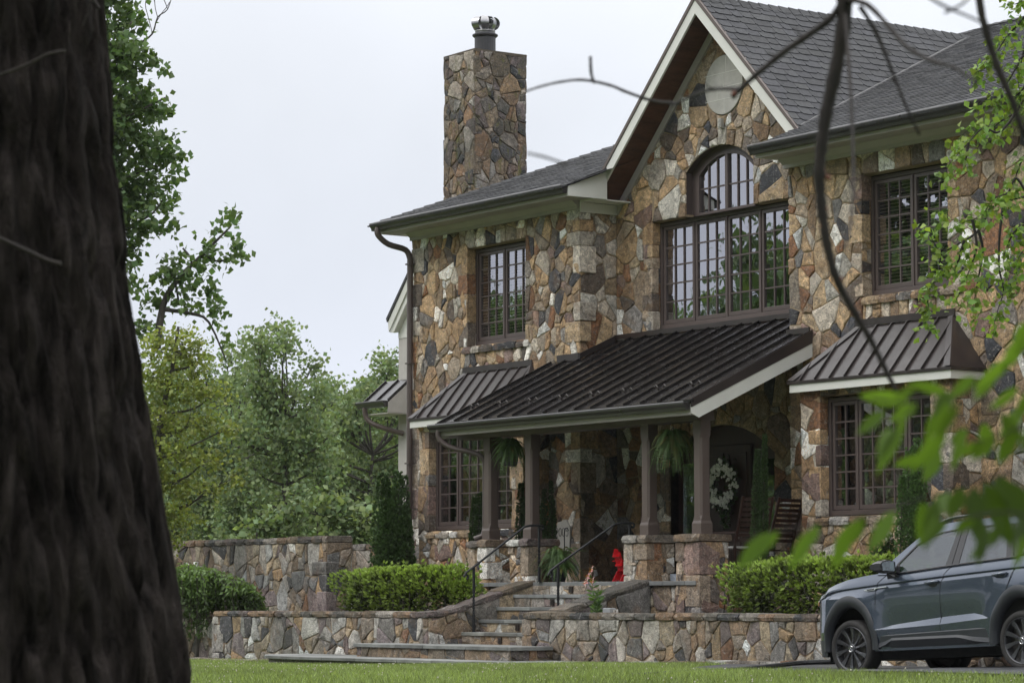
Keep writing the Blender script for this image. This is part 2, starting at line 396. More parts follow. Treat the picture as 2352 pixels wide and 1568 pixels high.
def capstones(mb, p0, p1, width, z0, z1, seed, lmin=.28, lmax=.55, pal='wall', over=.03, jit=.012, axis_out=None):
    """row of coping stones from p0 to p1 (3D points give the underside centre line), each stone a worn block"""
    rd = random.Random(seed); A = Vector(p0); B = Vector(p1); D = B-A; Ln = D.length; d = D/Ln; side = d.cross(Vector((0, 0, 1))).normalized(); upv = side.cross(d)
    pos = 0; th = z1-z0; palw = PAL[pal]; tot = sum(b for a, b in palw)
    while pos < Ln-.02:
        l = min(rd.uniform(lmin, lmax), Ln-pos)
        if Ln-pos-l < lmin*.6: l = Ln-pos
        a, b = pos+.006, pos+l-.006; t0 = th*rd.uniform(.86, 1.06); V = []; e = .014
        def P(s, wv, hv): return A+d*s+side*wv+upv*hv
        hw = width/2+over; j = lambda: rd.uniform(-jit, jit)
        nseg = 3; rings = []
        for k in range(nseg+1):
            s = a+(b-a)*k/nseg; ee = e if k in (0, nseg) else 0
            o1, o2 = j(), j()
            rings.append([P(s, -hw+o1+ee, 0+ee*.5), P(s, -hw+o1+j()*.5, t0*.5), P(s, -hw+o1+e+ee, t0-ee*.5), P(s, hw-o2-e-ee, t0-ee*.5+j()*.3), P(s, hw-o2+j()*.5, t0*.5), P(s, hw-o2-ee, ee*.5)])
        n = 6; V = [p for r in rings for p in r]; F = [tuple(range(n)), tuple(range(nseg*n, nseg*n+n))[::-1]]
        for k in range(nseg):
            for q in range(n): F.append((k*n+q, (k+1)*n+q, (k+1)*n+(q+1) % n, k*n+(q+1) % n))
        z = rd.uniform(0, tot); col = palw[0][0]
        for cc, ww in palw:
            z -= ww
            if z <= 0: col = cc; break
        br = rd.uniform(.6, .95); mb.add(V, F, 0, tuple(c*br for c in col))
        pos += l
    return mb
def shingles(mb, O, U, V, N, poly, tw=.30, ex=.145, seed=3, ends=True):
    """overlapping asphalt tabs on plane O+U*u+V*v inside convex poly"""
    rd = random.Random(seed); O = Vector(O); U = Vector(U).normalized(); V = Vector(V).normalized(); N = Vector(N).normalized()
    PL = planes(poly); us = [p[0] for p in poly]; vs = [p[1] for p in poly]; v = min(vs); row = 0
    while v < max(vs):
        u = min(us)-rd.random()*tw
        while u < max(us):
            wv = tw*rd.uniform(.62, 1.2); cut = .035
            c = [(u+.004+cut*.9, v), (u+wv-.004-cut*.9, v), (u+wv-.004, v+cut), (u+wv-.004, v+ex+.02), (u+.004, v+ex+.02), (u+.004, v+cut)]
            dv = rd.uniform(-.012, .012); c = [(a, b+(dv if i in (0, 1, 2, 5) else 0)) for i, (a, b) in enumerate(c)]
            for a, b, k in PL:
                c = clip(c, a, b, k)
                if len(c) < 3: break
            if len(c) >= 3 and abs(area2(c)) > .0015:
                h = rd.uniform(.009, .015)
                lift = lambda b: .012+h*max(0, 1-(b-v)/ex)
                top = [O+U*a+V*b+N*lift(b) for a, b in c]; bot = [O+U*a+V*b for a, b in c]; n = len(c)
                g = rd.uniform(.82, 1.18); bl = rd.uniform(-.03, .05)
                mb.add(top+bot, [tuple(range(n))]+[(i, n+i, n+(i+1) % n, (i+1) % n) for i in range(n)], 0, (g, g, g*(1+bl)))
            u += wv
        v += ex; row += 1
    return mb
def quoins(mb, x, y, z0, z1, dx, dy, seed, pal='house', a=(.34, .17), b=(.17, .30), p=.030, hmin=.16, hmax=.48, skip=.12):
    """corner blocks that wrap the arris at (x, y); the wall runs from it towards dx (along X) and dy (along Y)"""
    rd = random.Random(seed); z = z0; k = seed % 2; palw = PAL[pal]; tot = sum(q[1] for q in palw)
    while z < z1-.04:
        h = min(rd.uniform(hmin, hmax), z1-z)
        if z1-z-h < .08: h = z1-z
        la = a[k]*rd.uniform(.75, 1.25); lb = b[k]*rd.uniform(.75, 1.2); pp = p*rd.uniform(.8, 1.15); j = lambda e=.010: rd.uniform(-e, e)
        P2 = [(x-dx*pp, y-dy*pp), (x+dx*la, y-dy*pp), (x+dx*la, y+dy*lb), (x-dx*pp, y+dy*lb)]; V = []
        g = .005
        for zz, ins in ((z+g, .009), (z+g+.012, 0), (z+h*.5, -.003), (z+h-g-.012, 0), (z+h-g, .009)):
            jj = [(j(.007), j(.007)) for _ in range(4)]
            for i, (px, py) in enumerate(P2): V.append((px+(dx*ins if i in (0, 3) else -dx*ins+j())+(jj[i][0] if i in (0,) else 0), py+(dy*ins if i in (0, 1) else 0)+(jj[i][1] if i in (0,) else 0), zz+(j(.006) if 0 < ins < 1 else 0)))
        F = [(3, 2, 1, 0), (16, 17, 18, 19)]+[(q*4+i, q*4+(i+1) % 4, q*4+4+(i+1) % 4, q*4+4+i) for q in range(4) for i in range(4)]
        r = rd.uniform(0, tot); col = palw[0][0]
        for cc, ww in palw:
            r -= ww
            if r <= 0: col = cc; break
        br = rd.uniform(.85, 1.35)
        if rd.random() > skip: mb.add(V, F, 0, tuple(c*br for c in col))
        z += h; k = 1-k
    return mb
# ------------------------------------------------------------------ the ground
def sstep(a, b, x):
    t = min(1, max(0, (x-a)/(b-a))); return t*t*(3-2*t)
FWD = Vector((-math.sin(YAW), math.cos(YAW)))
def gz(x, y):
    """ground height: level lawn by the house, rising a little to the right, falling away towards the viewer"""
    z = -.06 + .19*sstep(2.0, 17.5, x) + .035*max(0, min(x, 26)-17.5)*sstep(-10, -7, y)
    d = (Vector((x, y))-EYE.xy).dot(FWD)
    z -= 1.2*sstep(30, 8, d)
    return z
gm = MB(); xs = [-600, -200, -80, -40]+[-20+i*1.0 for i in range(75)]+[80, 200, 600]; ys = [-600, -200, -90, -50]+[-36+i*1.0 for i in range(36)]+[4, 12, 40, 120, 400, 800]
xs.sort(); V = [(x, y, gz(x, y)) for y in ys for x in xs]; nx = len(xs)
gm.add(V, [(j*nx+i, j*nx+i+1, (j+1)*nx+i+1, (j+1)*nx+i) for j in range(len(ys)-1) for i in range(nx-1)])
m, nt, p, o = mat('lawn_ground'); v = coord(nt)
c = mixc(nt, rng(nt, noise(nt, v, .7, 4), .35, .65, 0, 1), (.085, .125, .030), (.125, .165, .045))
c = mixc(nt, rng(nt, noise(nt, v, 30, 4), .35, .65, 0, .6), c, (.05, .075, .02)); L(nt, c, p.inputs['Base Color']); p.inputs['Roughness'].default_value = .9
bump(nt, p, noise(nt, v, 60, 4), .6, .03); M['lawn'] = m
tag(obj('lawn', gm, M['lawn'], smooth=True), kind='structure')
dm = MB()
def drape(mb, x0, x1, n, front, back, lift):
    V = []; 
    for i in range(n+1):
        x = x0+(x1-x0)*i/n; f, b = front(x), back(x)
        for k in range(7):
            y = f+(b-f)*k/6; V.append((x, y, gz(x, y)+lift))
    mb.add(V, [(i*7+k, (i+1)*7+k, (i+1)*7+k+1, i*7+k+1) for i in range(n) for k in range(6)])
drape(dm, 13.5, 34, 40, lambda x: -4.0-3.15*sstep(13.4, 17.4, x)**.6, lambda x: -3.82, .03)
m, nt, p, o = mat('asphalt'); v = coord(nt)
c = mixc(nt, rng(nt, noise(nt, v, 90, 3), .35, .7, 0, 1), (.024, .025, .029), (.058, .060, .065)); L(nt, c, p.inputs['Base Color'])
L(nt, rng(nt, noise(nt, v, 1.5, 3), .4, .6, .35, .7), p.inputs['Roughness']); bump(nt, p, noise(nt, v, 120, 3), .5, .01); M['asphalt'] = m
tag(obj('driveway', dm, M['asphalt'], smooth=True), kind='structure')
bed = MB()
drape2 = lambda x0, x1, y0, y1, z: box(bed, (x0, y0, z-.5), (x1, y1, z))
drape2(.36, 5.98, -3.5, 0, .60); drape2(9.24, 17, -3.5, -2.2, .60); drape2(10.4, 17, -2.2, -.03, .60)
box(bed, (-1.5, -4.7, -.2), (.3, -3.85, -.02)); box(bed, (-9, -3.1, -.2), (-.06, -1.6, .5))
tag(obj('planting_bed', bed, M['soil']), kind='structure')

# ------------------------------------------------------------------ the house
house = thing('stone_house', 'two storey fieldstone house with steep front gable, dark hipped roof, tall chimney and covered porch', 'house', (7.5, 6, 0))
H = house
CX = 7.55; GY = .72                  # gable axis and gable wall plane
SL = .415                            # main roof slope
# ---- stone walls
W = MB(); MT = [M['stone'], M['mortar_tan']]
ULw = rect(1.66, 5.08, 3.36, 6.72)
sills = lambda x0, x1, z, n, k=.085: [(x0+(x1-x0)*(i+.5)/n, z, k) for i in range(n)]
stone_wall(W, FY(0), rect(0, -.1, 4.85, 7.16), [ULw], seed=11, seeds=sills(1.5, 3.5, 4.88, 8, .12)+sills(1.6, 3.4, 6.88, 6, .14))
stone_wall(W, FX(4.83), rect(0, 1.0, GY, 7.2), seed=12, s=.36)
AX = 7.44; arcw = arch(6.63, 8.27, 6.6, 7.43, .33); loww = rect(5.78, 5.07, 9.12, 6.76); door = arch(6.2, 8.7, 1.0, 3.06, .46, 10); med = circle(7.6, 8.66, .47)
vous = [(AX+1.42*math.sin(a), 7.76+.17-1.25+1.25*math.cos(a), .095) for a in [R(-39+i*8.6) for i in range(10)]]
stone_wall(W, FY(GY), [(4.85, 1.0), (10.2, 1.0), (10.2, 7.2), (CX, 9.88), (4.85, 7.2)], [arcw, loww, door, med], seed=13, seeds=vous, s=.36)
URw = rect(11.48, 5.05, 13.20, 6.74)
stone_wall(W, FY(0), rect(9.93, -.1, 17.2, 7.16), [URw], seed=14, seeds=sills(11.5, 13.5, 4.86, 11, .09)+sills(11.5, 13.5, 6.90, 6, .15), s=.36)
stone_wall(W, lambda u, v, w: (9.95-w, u, v), rect(.0, 1.0, GY, 7.2), seed=15)
quoins(W, 4.85, 0, 1.2, 7.1, -1, 1, 201); quoins(W, 1.66, 0, 5.08, 6.72, -1, 1, 202, a=(.22, .12), b=(.15, .15), p=.026); quoins(W, 11.48, 0, 5.05, 6.74, -1, 1, 203, a=(.24, .12), b=(.15, .15), p=.026); quoins(W, 5.78, GY, 5.07, 6.76, -1, 1, 205, a=(.24, .12), b=(.12, .12), p=.026); quoins(W, 0, 0, .2, 7.05, 1, 1, 207)
obj('front_wall', W, MT, H)
Wr = MB()
stone_wall(Wr, lambda u, v, w: (0-w, u, v), rect(0.0, -.2, 3.2, 7.1), seed=16, s=.42)
for a, b in (((.02, 3.1, -.2), (.06, 13.4, 7.2)), ((.02, 13.3, -.2), (20, 13.4, 7.2)), ((19.9, .05, -.2), (20, 13.4, 7.2)), ((17.2, .02, -.2), (20, .1, 7.2))): box(Wr, a, b, 1)
obj('rear_wall', Wr, MT, H)
# reveals of stone beside the recessed windows
RV = MB()
def reveal(x0, x1, z0, z1, Y, depth, seed, tops=None):
    RV = MB()
    stone_wall(RV, lambda u, v, w: (x0+w, Y+u, v), rect(-.01, z0, depth, z1), seed=seed, s=.26, asp=1.1, rel=(.004, .012))
    stone_wall(RV, lambda u, v, w: (x1-w, Y+u, v), rect(-.01, z0, depth, z1), seed=seed+1, s=.26, asp=1.1, rel=(.004, .012))
    [box(RV, (a, Y, z1-.002), (b, Y+depth, z1+.03), 1) for a, b in (tops or [(x0, x1)])]; box(RV, (x0, Y, z0-.03), (x1, Y+depth, z0+.003), 1)
    obj('window_reveal', RV, MT, H)
reveal(1.66, 3.36, 5.08, 6.72, 0, .17, 31); reveal(11.48, 13.20, 5.05, 6.74, 0, .17, 33); reveal(5.78, 9.12, 5.07, 6.76, GY, .15, 35, [(5.78, 6.64), (8.26, 9.12)])
# protruding sill stones
for x0, x1, z, Y in ((1.55, 3.48, 4.98, 0), (11.5, 13.5, 4.95, 0)):
    SM = MB(); capstones(SM, (x0, Y-.0, z-.02), (x1, Y-.0, z-.02), .12, 0, .115, int(z*100+x0), .22, .38, 'house', .0); obj('sill_course', SM, M['stone'], H)
# limestone medallion with three joints
MD = MB(); prism(MD, [(x, GY-.03, z) for x, z in circle(7.6, 8.66, .455, 40)], (0, .06, 0))
mdo = obj('medallion', MD, M['limestone'], H, bevel=.01)
J = MB()
for a, b in (((7.15, 8.84), (8.05, 8.84)), ((7.14, 8.62), (8.05, 8.62)), ((7.18, 8.44), (8.0, 8.44)), ((7.6, 8.84), (7.6, 8.62)), ((7.45, 8.62), (7.45, 8.44)), ((7.66, 9.08), (7.66, 8.84)), ((7.62, 8.44), (7.62, 8.23))):
    box(J, (a[0]-.004, GY-.034, a[1]-.004), (b[0]+.004, GY-.0305, b[1]+.004))
obj('joint', J, M['white'], mdo)
# small camera-like box light above the arch
ol = MB(); box(ol, (7.53, GY-.09, 8.00), (7.60, GY-.02, 8.14)); box(ol, (7.545, GY-.1, 8.09), (7.585, GY-.09, 8.125)); box(ol, (7.545, GY-.1, 8.02), (7.585, GY-.09, 8.06))
obj('outlet_box', ol, M['limestone'], H)

# ---- windows
def window(x0, x1, z0, z1, Y, lights, rows, blinds=False, pane='pane', extra_top=None, curtain=None, seed=0):
    """Y = plane of the frame's face; lights = [(width share, columns)]"""
    f = MB(); fw_ = .055; dpt = .10
    for a, b in (((x0, z0), (x0+fw_, z1)), ((x1-fw_, z0), (x1, z1)), ((x0+fw_, z1-fw_), (x1-fw_, z1)), ((x0+fw_, z0), (x1-fw_, z0+fw_+.012))):
        box(f, (a[0], Y, a[1]), (b[0], Y+dpt, b[1]))
    fo = obj('window', f, M['frame'], H, bevel=.004)
    tot = sum(l[0] for l in lights); X = x0+fw_; Wd = x1-x0-2*fw_; sash = MB(); mun = MB(); pn = MB()
    for li, (sh, cols) in enumerate(lights):
        wd = Wd*sh/tot; a, b = X+.012, X+wd-.012; zb, zt = z0+fw_+.018, z1-fw_-.006; st = .05
        for q in (((a, zb), (a+st, zt)), ((b-st, zb), (b, zt)), ((a+st, zt-st), (b-st, zt)), ((a+st, zb), (b-st, zb+st+.012))):
            box(sash, (q[0][0], Y+.018, q[0][1]), (q[1][0], Y+.07, q[1][1]))
        if li: box(sash, (X-.011, Y+.001, z0+fw_), (X+.011, Y+.08, z1-fw_))
        ga, gb, g0, g1 = a+st, b-st, zb+st+.012, zt-st
        for i in range(1, cols):
            xx = ga+(gb-ga)*i/cols; box(mun, (xx-.011, Y+.026, g0), (xx+.011, Y+.046, g1))
        for j in range(1, rows):
            zz = g0+(g1-g0)*j/rows; box(mun, (ga, Y+.029, zz-.011), (gb, Y+.0445, zz+.011))
        pn.add([(ga, Y+.045, g0), (gb, Y+.045, g0), (gb, Y+.045, g1), (ga, Y+.045, g1)], [(0, 1, 2, 3)])
        X += wd
    obj('sash', sash, M['frame'], fo, bevel=.004); obj('muntin', mun, M['frame'], fo); obj('pane', pn, M[pane], fo)
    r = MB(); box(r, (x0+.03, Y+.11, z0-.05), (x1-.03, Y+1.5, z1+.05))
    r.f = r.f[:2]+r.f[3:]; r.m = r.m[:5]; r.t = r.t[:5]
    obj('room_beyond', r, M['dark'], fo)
    if blinds:
        b = MB(); zz = z0+.1
        while zz < z1-.08:
            box(b, (x0+.07, Y+.10, zz), (x1-.07, Y+.125, zz+.006)); zz += .048
        obj('blind', b, M['blind'], fo)
    return fo
window(1.68, 3.34, 5.10, 6.70, .15, [(1, 3), (1, 3)], 6, blinds=True)
window(11.49, 13.18, 5.07, 6.72, .15, [(1, 3), (1, 3)], 6, blinds=True)
window(5.80, 9.10, 5.09, 6.745, GY+.13, [(1, 3), (1, 3), (1, 3), (1, 3)], 5)
def arched_window():
    Y = GY+.13; x0, x1, z0, zs, rise = 6.73, 8.17, 6.755, 7.38, .30
    outer = arch(x0, x1, z0, zs, rise, 20); inn = arch(x0+.06, x1-.06, z0+.05, zs-.01, rise-.03, 20)
    f = MB(); n = len(outer)
    V = [(a, Y, b) for a, b in outer]+[(a, Y, b) for a, b in inn]+[(a, Y+.1, b) for a, b in outer]+[(a, Y+.1, b) for a, b in inn]
    F = []
    for i in range(n):
        j = (i+1) % n; F += [(i, j, n+j, n+i), (n+i, n+j, 3*n+j, 3*n+i), (2*n+i, 2*n+j, j, i)]
    f.add(V, F); fo = obj('window', f, M['frame'], H)
    s = MB(); box(s, (7.45-.032, Y+.002, z0+.05), (7.45+.032, Y+.08, 7.65))
    lower = MB()
    obj('mullion', s, M['frame'], fo, bevel=.004)
    mu = MB(); Rr = ((x1-x0)**2/4+rise*rise)/2/rise; top = lambda x: zs+rise-Rr+math.sqrt(Rr*Rr-(x-7.45)**2)-.03
    for s_ in (-1, 1):
        for k in (.245, .46): box(mu, (7.45+s_*k-.011, Y+.024, z0+.05), (7.45+s_*k+.011, Y+.044, top(7.45+s_*k)))
        box(mu, (7.45+s_*.032, Y+.027, 7.16), (7.45+s_*.66, Y+.0425, 7.182))
    obj('muntin', mu, M['frame'], fo)
    pn = MB(); pn.add([(a, Y+.045, b) for a, b in inn], [tuple(range(len(inn)))]); obj('pane', pn, M['pane'], fo)
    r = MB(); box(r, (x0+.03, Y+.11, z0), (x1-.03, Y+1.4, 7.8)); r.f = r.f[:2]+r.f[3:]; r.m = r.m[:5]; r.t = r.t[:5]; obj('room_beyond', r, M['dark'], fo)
    # head and jamb boards that fill the stone opening round the arched light
    hb = MB(); o2 = arch(6.61, 8.29, 6.74, 7.44, .34, 20)
    for i in range(n):
        j = (i+1) % n; a, b, c, d = outer[i], outer[j], o2[j], o2[i]
        hb.add([(a[0], Y+.01, a[1]), (b[0], Y+.01, b[1]), (c[0], Y+.01, c[1]), (d[0], Y+.01, d[1]), (c[0], Y-.12, c[1]), (d[0], Y-.12, d[1])], [(0, 1, 2, 3), (3, 2, 4, 5)])
    obj('arch_casing', hb, M['frame'], fo)
arched_window()

# ---- bay windows with their small metal roofs
def seam_roof(name, tri, mats, seamdir_pts, parent): pass
def bay(x0, x1, seed, lights, pane, off=.40):
    B = MB(); y = -.5; wx0, wx1, wz0, wz1 = x0+off, x1-off, 2.03, 3.68
    stone_wall(B, FY(y), rect(x0, 0.2, x1, 3.86), [rect(wx0, wz0, wx1, wz1)], seed=seed, s=.33, seeds=sills(x0, x1, 1.93, 9, .1))
    stone_wall(B, lambda u, v, w: (x1+w, u, v), rect(y, .2, .02, 3.86), seed=seed+1, s=.34)
    stone_wall(B, lambda u, v, w: (x0-w, u, v), rect(y, .2, .02, 3.86), seed=seed+2, s=.34)
    for s_, xx in ((1, wx0), (-1, wx1)):
        stone_wall(B, lambda u, v, w, s_=s_, xx=xx: (xx+s_*w, y+u, v), rect(-.01, wz0, .15, wz1), seed=seed+3, s=.26, rel=(.004, .012))
    box(B, (wx0, y, wz1-.002), (wx1, y+.15, wz1+.03), 1); box(B, (wx0, y, wz0-.03), (wx1, y+.15, wz0+.003), 1)
    quoins(B, x1, y, .3, 3.84, -1, 1, seed+5)
    quoins(B, wx0, y, wz0, wz1, -1, 1, seed+6, a=(.20, .10), b=(.13, .13), p=.026)
    obj('bay_wall', B, MT, H)
    C = MB(); capstones(C, (wx0-.1, y+.0, 1.915), (wx1+.1, y+.0, 1.915), .10, 0, .11, seed, .25, .45, 'house', 0); obj('sill_course', C, M['stone'], H)
    window(wx0+.02, wx1-.02, wz0+.02, wz1-.02, y+.12, lights, 6, pane=pane)
    # roof: hipped, seams running up the slope
    ex0, ex1, ey, ez, tz = x0-.12, x1+.14, -.64, 3.90, 4.66; tx0, tx1 = ex0+.80, ex1-.60
    r = MB(); A, Bp, Cp, D = (ex0, ey, ez), (ex1, ey, ez), (tx1, -.01, tz), (tx0, -.01, tz)
    r.add([A, Bp, Cp, D, (ex0, 0, ez), (ex1, 0, ez)], [(0, 1, 2, 3), (0, 3, 4), (1, 5, 2)])
    up = Vector((0, -ey, tz-ez)); 
    k = ex0+.27
    while k < ex1-.1:
        # where this seam meets a hip
        t = 1.0
        if k < tx0: t = (k-ex0)/(tx0-ex0)
        if k > tx1: t = (ex1-k)/(ex1-tx1)
        if t > .12:
            p0 = Vector((k, ey, ez)); p1 = p0+up*(t-.01); nrm = Vector((0, -up.z, up.y)).normalized()
            prism(r, [p0+Vector((-.009, 0, 0)), p0+Vector((.009, 0, 0)), p0+Vector((.009, 0, 0))+nrm*.035, p0+Vector((-.009, 0, 0))+nrm*.035], p1-p0)
        k += .305
    for a, b in ((A, D), (Bp, Cp)):
        a = Vector(a); b = Vector(b); d = (b-a); sd_ = Vector((1, 0, 0)) if a.x > x0+1 else Vector((-1, 0, 0)); nrm = Vector((0, -up.z, up.y)).normalized()
        r.add([a+nrm*.03, a-sd_*.13+nrm*.02, b-sd_*.10+nrm*.02, b+nrm*.03, a+Vector((0, .13, 0))+sd_*.01, b+Vector((0, .02, 0))+sd_*.03], [(0, 3, 2, 1), (0, 4, 5, 3)])
    box(r, (ex0-.01, ey-.012, ez-.035), (ex1+.01, ey+.03, ez+.004)); box(r, (ex1-.03, ey+.03, ez-.035), (ex1+.01, 0, ez+.004)); box(r, (ex0-.01, ey+.03, ez-.035), (ex0+.03, 0, ez+.004))
    rf = obj('bay_roof', r, M['bronze2'], H)
    fl = MB(); box(fl, (tx0-.06, -.06, tz-.02), (tx1+.06, -.045, tz+.075)); obj('flashing', fl, M['bronze2'], rf)
    fa = MB(); box(fa, (ex0+.02, ey+.01, ez-.15), (ex1-.02, ey+.035, ez-.036)); box(fa, (ex1-.045, ey+.035, ez-.15), (ex1-.02, -.02, ez-.036)); box(fa, (ex0+.02, ey+.035, ez-.15), (ex0+.045, -.02, ez-.036))
    box(fa, (ex0+.045, ey+.036, ez-.14), (ex1-.046, -.03, ez-.12)); obj('fascia', fa, M['white'], rf, bevel=.003)
bay(.97, 4.0, 41, [(2.2, 2), (4, 4), (2.2, 2)], 'pane_dim', .30)
bay(10.75, 13.75, 45, [(2.2, 2), (4, 4), (2.2, 2)], 'pane_dim')

# ---- cornices and gutters
def gutter(mb, x0, x1, y, z, s=1.0):
    """K-style trough along X, back at y, top at z"""
    pr = [(0, 0), (-.115*s, 0), (-.125*s, -.015*s), (-.118*s, -.04*s), (-.085*s, -.075*s), (-.075*s, -.115*s), (0, -.115*s)]
    prism(mb, [(x0, y+a, z+b) for a, b in pr], (x1-x0, 0, 0))
    mb.add([(x0, y-.13*s, z), (x1, y-.13*s, z), (x1, y-.118*s, z+.012), (x0, y-.118*s, z+.012)], [(0, 1, 2, 3)])
def cornice(x0, x1, wall_x0, wall_x1):
    g = MB(); gutter(g, x0, x1, -.56, 7.30, 1.05); obj('gutter', g, M['gutter'], H, bevel=.004)
    t = MB(); box(t, (x0+.02, -.555, 7.13), (x1-.02, -.53, 7.29)); box(t, (x0+.03, -.53, 7.15), (x1-.03, -.045, 7.175)); box(t, (wall_x0, -.075, 7.02), (wall_x1, -.002, 7.148))
    prism(t, [(wall_x0, -.076, 7.148), (wall_x0, -.17, 7.148), (wall_x0, -.076, 7.07)], (wall_x1-wall_x0, 0, 0))
    obj('cornice', t, M['trim'], H, bevel=.003)
cornice(-.36, 5.28, -.03, 4.87); cornice(9.83, 20, 9.88, 20)
# white box ends of the eaves beside the gable
e = MB(); prism(e, [(5.27, -.55, 7.14), (5.27, .20, 7.14), (5.27, .20, 7.28+SL*.82-.04), (5.27, -.55, 7.29)], (.025, 0, 0)); box(e, (4.90, .225, 7.13), (5.24, GY-.02, 7.15)); box(e, (4.88, -.03, 6.97), (4.905, GY-.03, 7.128))
box(e, (4.90, -.04, 7.13), (5.26, .22, 7.15)); obj('eave_return', e, M['white'], H)
e = MB(); prism(e, [(9.86, -.55, 7.14), (9.86, .28, 7.14), (9.86, .28, 7.28+SL*.85-.04), (9.86, -.55, 7.29)], (.025, 0, 0))
obj('eave_return', e, M['white'], H)
e = MB(); prism(e, [(-.35, -.55, 7.14), (-.35, 13, 7.14), (-.35, 13, 7.30), (-.35, -.55, 7.30)], (.025, 0, 0))
box(e, (-.35, -.045, 7.15), (-.02, 13, 7.17))
obj('eave_return', e, M['white'], H)
# ---- downspouts
d = MB(); P = smooth_path([(-.16, -.63, 7.22), (-.16, -.63, 7.10), (-.12, -.45, 6.95), (-.02, -.16, 6.86), (0.03, -.10, 6.70)], 4)+[Vector((.03, -.10, 2.0)), Vector((.03, -.10, .7))]
tube(d, P, .052, 10); 
for z in (6.6, 4.9, 3.2): box(d, (-.035, -.16, z), (.095, -.04, z+.025))
obj('downspout', d, M['frame'], H)
# ---- roofs
def roof_plane(mb, pts, th=.05): prism(mb, pts, (0, 0, -th))
ex0, ex1, ey0, RY, = -.42, 20.0, -.66, 6.75; rz = lambda y: 7.285+SL*(y-ey0-.06)
rt = RY-ey0; zr = rz(RY)
RM = MB()
zc = rz(RY)
Vv = [(ex0, ey0, rz(ey0)), (ex1, ey0, rz(ey0)), (ex1-rt, RY, zc), (ex0+rt, RY, zc), (ex0, 2*RY-ey0, rz(ey0)), (ex1, 2*RY-ey0, rz(ey0))]
# front plane in three pieces round the gable notch, then hips and back
yv = lambda x: (9.95-abs(x-CX)-7.285)/SL+ey0+.06
RM.add([(ex0, ey0, rz(ey0)), (5.29, ey0, rz(ey0)), (5.29, .3, rz(.3)), (4.95+.0, .3, rz(.3)), (4.95, yv(4.95), rz(yv(4.95))), (CX, yv(CX), rz(yv(CX))), (CX, RY, zc), Vv[3]], [tuple(range(8))], 1)
RM.add([(9.84, ey0, rz(ey0)), (ex1, ey0, rz(ey0)), Vv[2], (CX, RY, zc), (CX, yv(CX), rz(yv(CX))), (10.1, yv(10.1), rz(yv(10.1))), (9.84, .3, rz(.3))], [tuple(range(7))], 1)
RM.add([Vv[0], Vv[3], Vv[4]], [(0, 1, 2)], 1); RM.add([Vv[1], Vv[5], Vv[2]], [(0, 1, 2)], 1); RM.add([Vv[4], Vv[3], Vv[2], Vv[5]], [(0, 1, 2, 3)], 1)
cs = math.sqrt(1+SL*SL); up = (0, 1/cs, SL/cs); nn = (0, -SL/cs, 1/cs)
toV = lambda y: (y-ey0)*cs
O = (0, ey0, rz(ey0))
shingles(RM, O, (1, 0, 0), up, nn, [(ex0, -.03), (5.3, -.03), (5.3, toV(.25)), (4.0, toV(3.3)), (3.0, toV(ey0+3.42))], .26, .135, 5)
shingles(RM, O, (1, 0, 0), up, nn, [(9.84, -.03), (17.5, -.03), (17.5, toV(RY)), (9.84, toV(RY))], .26, .135, 6)
shingles(RM, O, (1, 0, 0), up, nn, [(9.84, toV(yv(9.84))), (9.84, toV(RY)), (CX, toV(RY)), (CX, toV(yv(CX)))], .26, .135, 66)
shingles(RM, O, (1, 0, 0), up, nn, [(6.7, toV(RY)), (CX, toV(RY)), (CX, toV(yv(CX))), (6.0, toV(6.2))], .26, .135, 7)
# gable roof, ridge along Y
q = .70710678; zg = 9.97; gy0 = .22; wR = 2.42
rp = [(CX, gy0, zg), (CX+2.29, gy0, zg-2.29), (CX+2.29, yv(CX+2.29)+.05, zg-2.29), (CX, yv(CX), zg)]
RM.add(rp, [(0, 1, 2, 3)], 1); RM.add([(2*CX-x, y, z) for x, y, z in rp], [(3, 2, 1, 0)], 1)
Og = (CX, gy0, zg); 
sl = lambda x: (x-CX)/q
# u along Y, v measured DOWN from the ridge is negative: use V pointing up the slope
def gab(sgn, seed):
    pol = [(0, -sl(CX+wR)), (.02, -sl(CX+wR)), (yv(CX)-gy0, 0), (0, 0)]
    shingles(RM, Og, (0, 1, 0), (-sgn*q, 0, q), (sgn*q, 0, q), pol, .30, .165, seed)
gab(1, 8)
gab(-1, 9)
rf = obj('roof', RM, [M['shingle'], M['roof_under']], H)
rc = MB(); rd = random.Random(4)      # ridge caps
y = gy0
while y < yv(CX)-.1:
    g = rd.uniform(.7, 1.2)
    for s_ in (1, -1): rc.add([(CX, y, zg+.045), (CX+s_*.13, y, zg-.095), (CX+s_*.13, y+.26, zg-.115), (CX, y+.26, zg+.025), (CX+s_*.13, y, zg-.125), (CX, y, zg+.015)], [(0, 1, 2, 3), (0, 5, 4, 1)], 0, (g, g, g))
    y += .2
obj('ridge_cap', rc, M['shingle'], rf); rc = MB()
x = ex0+rt
while x < 14:
    g = rd.uniform(.7, 1.2)
    for s_ in (1, -1): rc.add([(x, RY, zc+.05), (x, RY-s_*.14, zc-.01), (x+.27, RY-s_*.14, zc-.03), (x+.27, RY, zc+.03)], [(0, 1, 2, 3)], 0, (g, g, g))
    x += .2
k = .0
hd = Vector((1, 1, SL)).normalized()
while k < rt*1.42:
    p0 = Vector((ex0, ey0, rz(ey0)))+hd*k; p1 = p0+hd*.27; g = rd.uniform(.7, 1.2)
    rc.add([p0+Vector((0, 0, .055)), p0+Vector((.14, 0, .0)), p1+Vector((.14, 0, -.01)), p1+Vector((0, 0, .035)), p0+Vector((0, .14, .0)), p1+Vector((0, .14, -.01))], [(0, 1, 2, 3), (0, 3, 5, 4)], 0, (g, g, g)); k += .2
obj('ridge_cap', rc, M['shingle'], rf)
